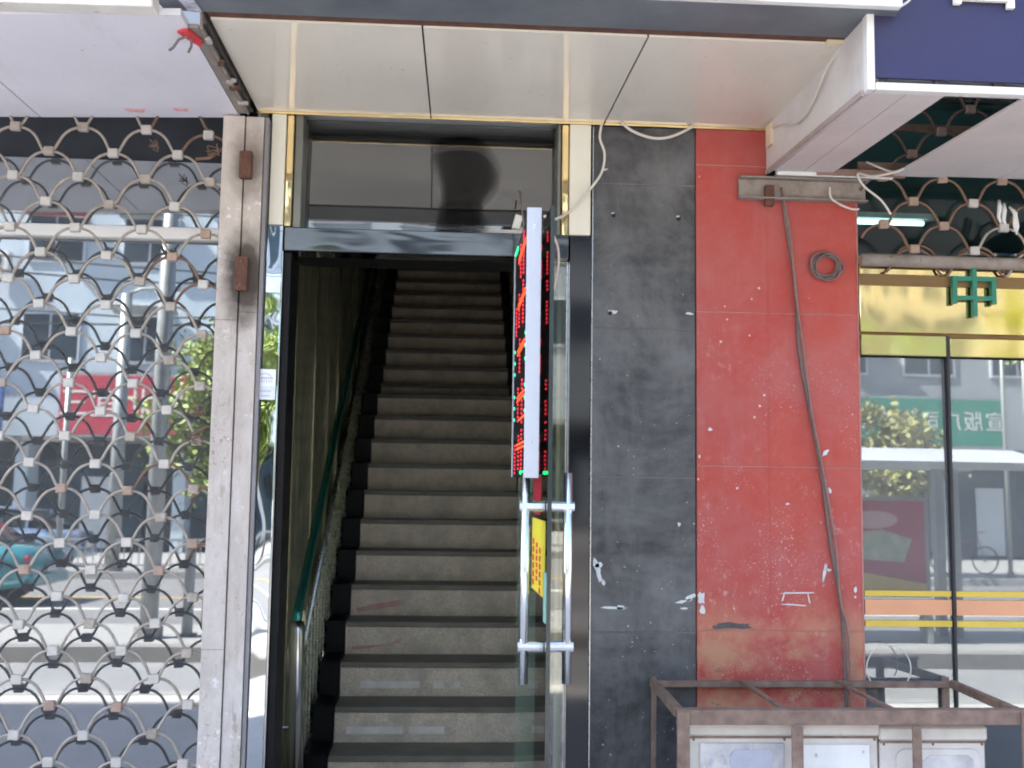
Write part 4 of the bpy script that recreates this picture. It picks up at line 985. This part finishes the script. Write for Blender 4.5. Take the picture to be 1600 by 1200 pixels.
# opposite buildings
def building(label, x0, x1, h, mat, yb=-27, floors=3, shop=3.2, seed=1, cols=None):
    b = thing('street_building', label, 'building', ((x0+x1)/2, yb-4, 0), 'buildings across the street')
    box('wall', x0, x1, yb-8, yb, shop+.1, h, mat, b); box('ground_wall', x0, x1, yb-8, yb-.9, 0, shop+.098, shop_dark, b)
    box('roof', x0-.1, x1+.1, yb-8.1, yb+.25, h+.002, h+.25, roof_grey, b); box('ledge', x0, x1, yb+.002, yb+.45, shop+.0, shop+.16, kerb_st, b)
    rn = random.Random(seed)
    n = max(1, int((x1-x0)//4.2))
    for k in range(n+1):
        xx = x0+.2+(x1-x0-.5)*k/n; box('column', xx-.18, xx+.18, yb-.895, yb-.002, 0, shop-.002, mat, b)
    for i in range(n):
        xx = x0+.8+(x1-x0-1.2)*i/n
        s_ = box('shopfront', xx-.2, xx+3.0, yb-.89, yb-.82, .1, shop-.5, M('far_shop_glass', (.05, .08, .10), .2, 0, .5, .8, 0), b); box('door', xx+1.2, xx+2.1, yb-.81, yb-.77, .1, 2.2, win_frame, s_)
    zf = 5.6; k = 0
    while zf + 1.6 < h:
        nx = int((x1-x0)/2.9)
        for i in range(nx):
            xx = x0 + .8 + i*(x1-x0-1.2)/nx
            w = box('window', xx, xx+1.7, yb+.002, yb+.06, zf, zf+1.5, win_frame, b)
            box('pane', xx+.07, xx+.82, yb+.061, yb+.07, zf+.07, zf+1.43, win_dark, w); box('pane', xx+.88, xx+1.63, yb+.061, yb+.07, zf+.07, zf+1.43, win_dark, w)
            if rn.random() < .5:
                a = box('air_unit', xx+1.75, xx+2.45, yb+.15, yb+.45, zf-.35, zf+.2, white_paint, b, .02)
                MB().tube([(xx+2.05, yb+.451, zf-.08), (xx+2.05, yb+.47, zf-.08)], .2, 12).build('fan_grille', shop_dark, a)
            if rn.random() < .35: box('awning', xx-.1, xx+1.8, yb+.08, yb+.6, zf+1.55, zf+1.62, rn.choice((banner_red, pole_grey, fac_grey)), b, rot=(.4, 0, 0))
        zf += 3.0; k += 1
    return b
building('pale blue plastered block across the street behind the red banner', -22, 1.5, 17, fac_blue, seed=3)
building('cream plastered block at the far left across the street', -44, -22.3, 14, fac_cream, seed=5)
building('grey plastered block across the street behind the green sign', 1.9, 20, 13.5, fac_grey, seed=9)
building('tall cream block at the far right across the street', 20.4, 42, 16, fac_cream, seed=12)
def cn_sign(name, label, x0, x1, z0, z1, y, mat, body, size):
    s_ = thing(name, label, 'sign', ((x0+x1)/2, y, z0), None)
    box('board', x0, x1, y-.12, y, z0, z1, mat, s_, .01)
    box('frame', x0-.05, x1+.05, y-.13, y-.01, z1+.002, z1+.08, pole_grey, s_); box('frame', x0-.05, x1+.05, y-.13, y-.01, z0-.08, z0-.002, pole_grey, s_)
    n = len(body)
    for i, ch in enumerate(body):
        # sign faces our wall (+y): reads left to right seen from there
        xx = x1 - (x1-x0)*(i+.5)/n
        text('lettering', ch, size, white_paint, s_, (xx, y+.006, (z0+z1)/2), (R(90), 0, R(180)), .004)
    return s_
cn_sign('shop_sign', 'red shop banner with white characters across the street', -11.4, -6.9, 3.42, 5.15, -26.4, banner_red, '山堂北宜三', .95)
cn_sign('shop_sign', 'green shop sign with white characters across the street', 12.2, 16.9, 3.45, 4.85, -26.4, banner_green, '宣版广司艺美品', .62)
cn_sign('shop_sign', 'blue shop sign with white characters left of the red banner', -19.5, -13.0, 3.45, 4.8, -26.4, M('banner_blue', (.04, .10, .3), .6, 0, .1, 2, 0), '五金日用百货', .8)
# bus shelter on the island
SB = .85
bs = thing('bus_shelter', 'pale roofed bus shelter with red advert panel on the island', 'bus shelter', (5.2, -7.9, 0))
b = MB(); pr = []
for i in range(9):
    t = i/8; pr.append((-8.5+1.5*t, 2.30+.22*math.sin(math.pi*t)))
b.prism(pr + [(p[0], p[1]-.04) for p in pr[::-1]], 'x', 3.0, 6.4); b.build('roof', shelter_roof, bs)
box('gutter', 3.0, 6.9, -7.0, -6.93, 2.20, 2.30, pole_grey, bs); 
for x in (3.3, 5.62, 5.80): box('post', x, x+.10, -7.95, -7.85, 0, 2.32, pole_grey, bs)
ap = box('advert_case', 4.0, 5.45, -7.80, -7.68, .55, 1.85, M('case_grey', (.3, .3, .3), .5, .3, .1, 9, 0), bs)
box('poster', 4.05, 5.40, -7.679, -7.674, .60, 1.80, ad_red, ap)
MB().prism([(4.05, .60), (5.40, .60), (5.40, .72), (4.7, .86), (4.05, .80)], 'y', -7.673, -7.670).build('poster_band', M('poster_yellow', (.7, .5, .1), .5, 0, .1, 9, 0), ap)
MB().prism([(5.1+.25*math.cos(R(a))*1.2-.3, 1.55+.12*math.sin(R(a))) for a in range(0, 360, 30)], 'y', -7.673, -7.670).build('poster_oval', M('poster_pink', (.6, .35, .35), .5, 0, .1, 9, 0), ap)
MB().prism([(4.45, 1.05), (5.15, 1.0), (5.25, 1.3), (4.9, 1.42), (4.4, 1.35)], 'y', -7.673, -7.670).build('poster_print', M('poster_pale', (.62, .5, .35), .5, 0, .3, 9, 0, col2=(.1, .3, .2)), ap)
box('bench', 3.4, 5.5, -7.5, -7.2, .42, .47, pole_grey, bs); box('bench_leg', 3.6, 3.66, -7.45, -7.25, 0, .419, pole_grey, bs); box('bench_leg', 5.2, 5.26, -7.45, -7.25, 0, .419, pole_grey, bs)
for o in [bs]: o.scale = (1, 1, SB)
# bicycles
def bike(label, x, y):
    k = thing('bicycle', label, 'bicycle', (x, y, 0), 'bicycles parked on the far pavement')
    for dx in (-.5, .5):
        w = MB().tube([(x+dx+.31*math.cos(t*math.pi/10), y, .33+.31*math.sin(t*math.pi/10)) for t in range(20)], .018, 6, closed=True).build('wheel', tyre, k)
        for a in range(6): MB().tube([(x+dx+.29*math.cos(a*math.pi/6), y, .33+.29*math.sin(a*math.pi/6)), (x+dx-.29*math.cos(a*math.pi/6), y, .33-.29*math.sin(a*math.pi/6))], .004, 4).build('spoke', pole_grey, w)
    MB().tube([(x-.5, y, .33), (x-.2, y, .75), (x+.35, y, .78), (x-.05, y, .32), (x-.2, y, .75)], .018, 6).build('frame', bike_mat, k)
    MB().tube([(x+.5, y, .33), (x+.35, y, .78), (x+.32, y, .95), (x+.42, y+.2, .98)], .015, 6).build('fork', pole_grey, k); box('saddle', x-.32, x-.1, y-.06, y+.06, .86, .92, tyre, k, .02)
    MB().tube([(x-.05, y, .32), (x-.2, y, .75), (x-.22, y, .88)], .015, 6).build('seat_tube', pole_grey, k)
hp = thing('wire_hoop', 'thin pale wire hoop standing behind the cage beside the red wall', 'wire', (1.60, -.055, .80))
MB().tube([(1.60-.082*math.cos(t*math.pi/16), -.055, .845+.082*math.sin(t*math.pi/16)) for t in range(-3, 20)], .0022, 6).build('loop', cable_white, hp)
bike('red framed bicycle parked across the road left one', 10.2, -19.6); bike('red framed bicycle parked across the road right one', 12.0, -19.7)
# overhead wires
for i, (z, s_) in enumerate(((7.6, .5), (7.2, .7), (6.7, .4), (6.3, .8), (5.9, .6), (8.3, .5))):
    pts = [(-22+j*3, -18.4-.1*i, z - s_*math.sin(math.pi*j/14) + .1*math.sin(j*1.7+i)) for j in range(15)]
    tag(MB().tube(pts, .02, 4).build('overhead_wire', dark_rubber, None), ['topmost', 'second', 'third', 'fourth', 'fifth', 'sixth'][i]+' overhead wire strung above the far kerb', 'wire', 'overhead wires')
S.frame_set(1)
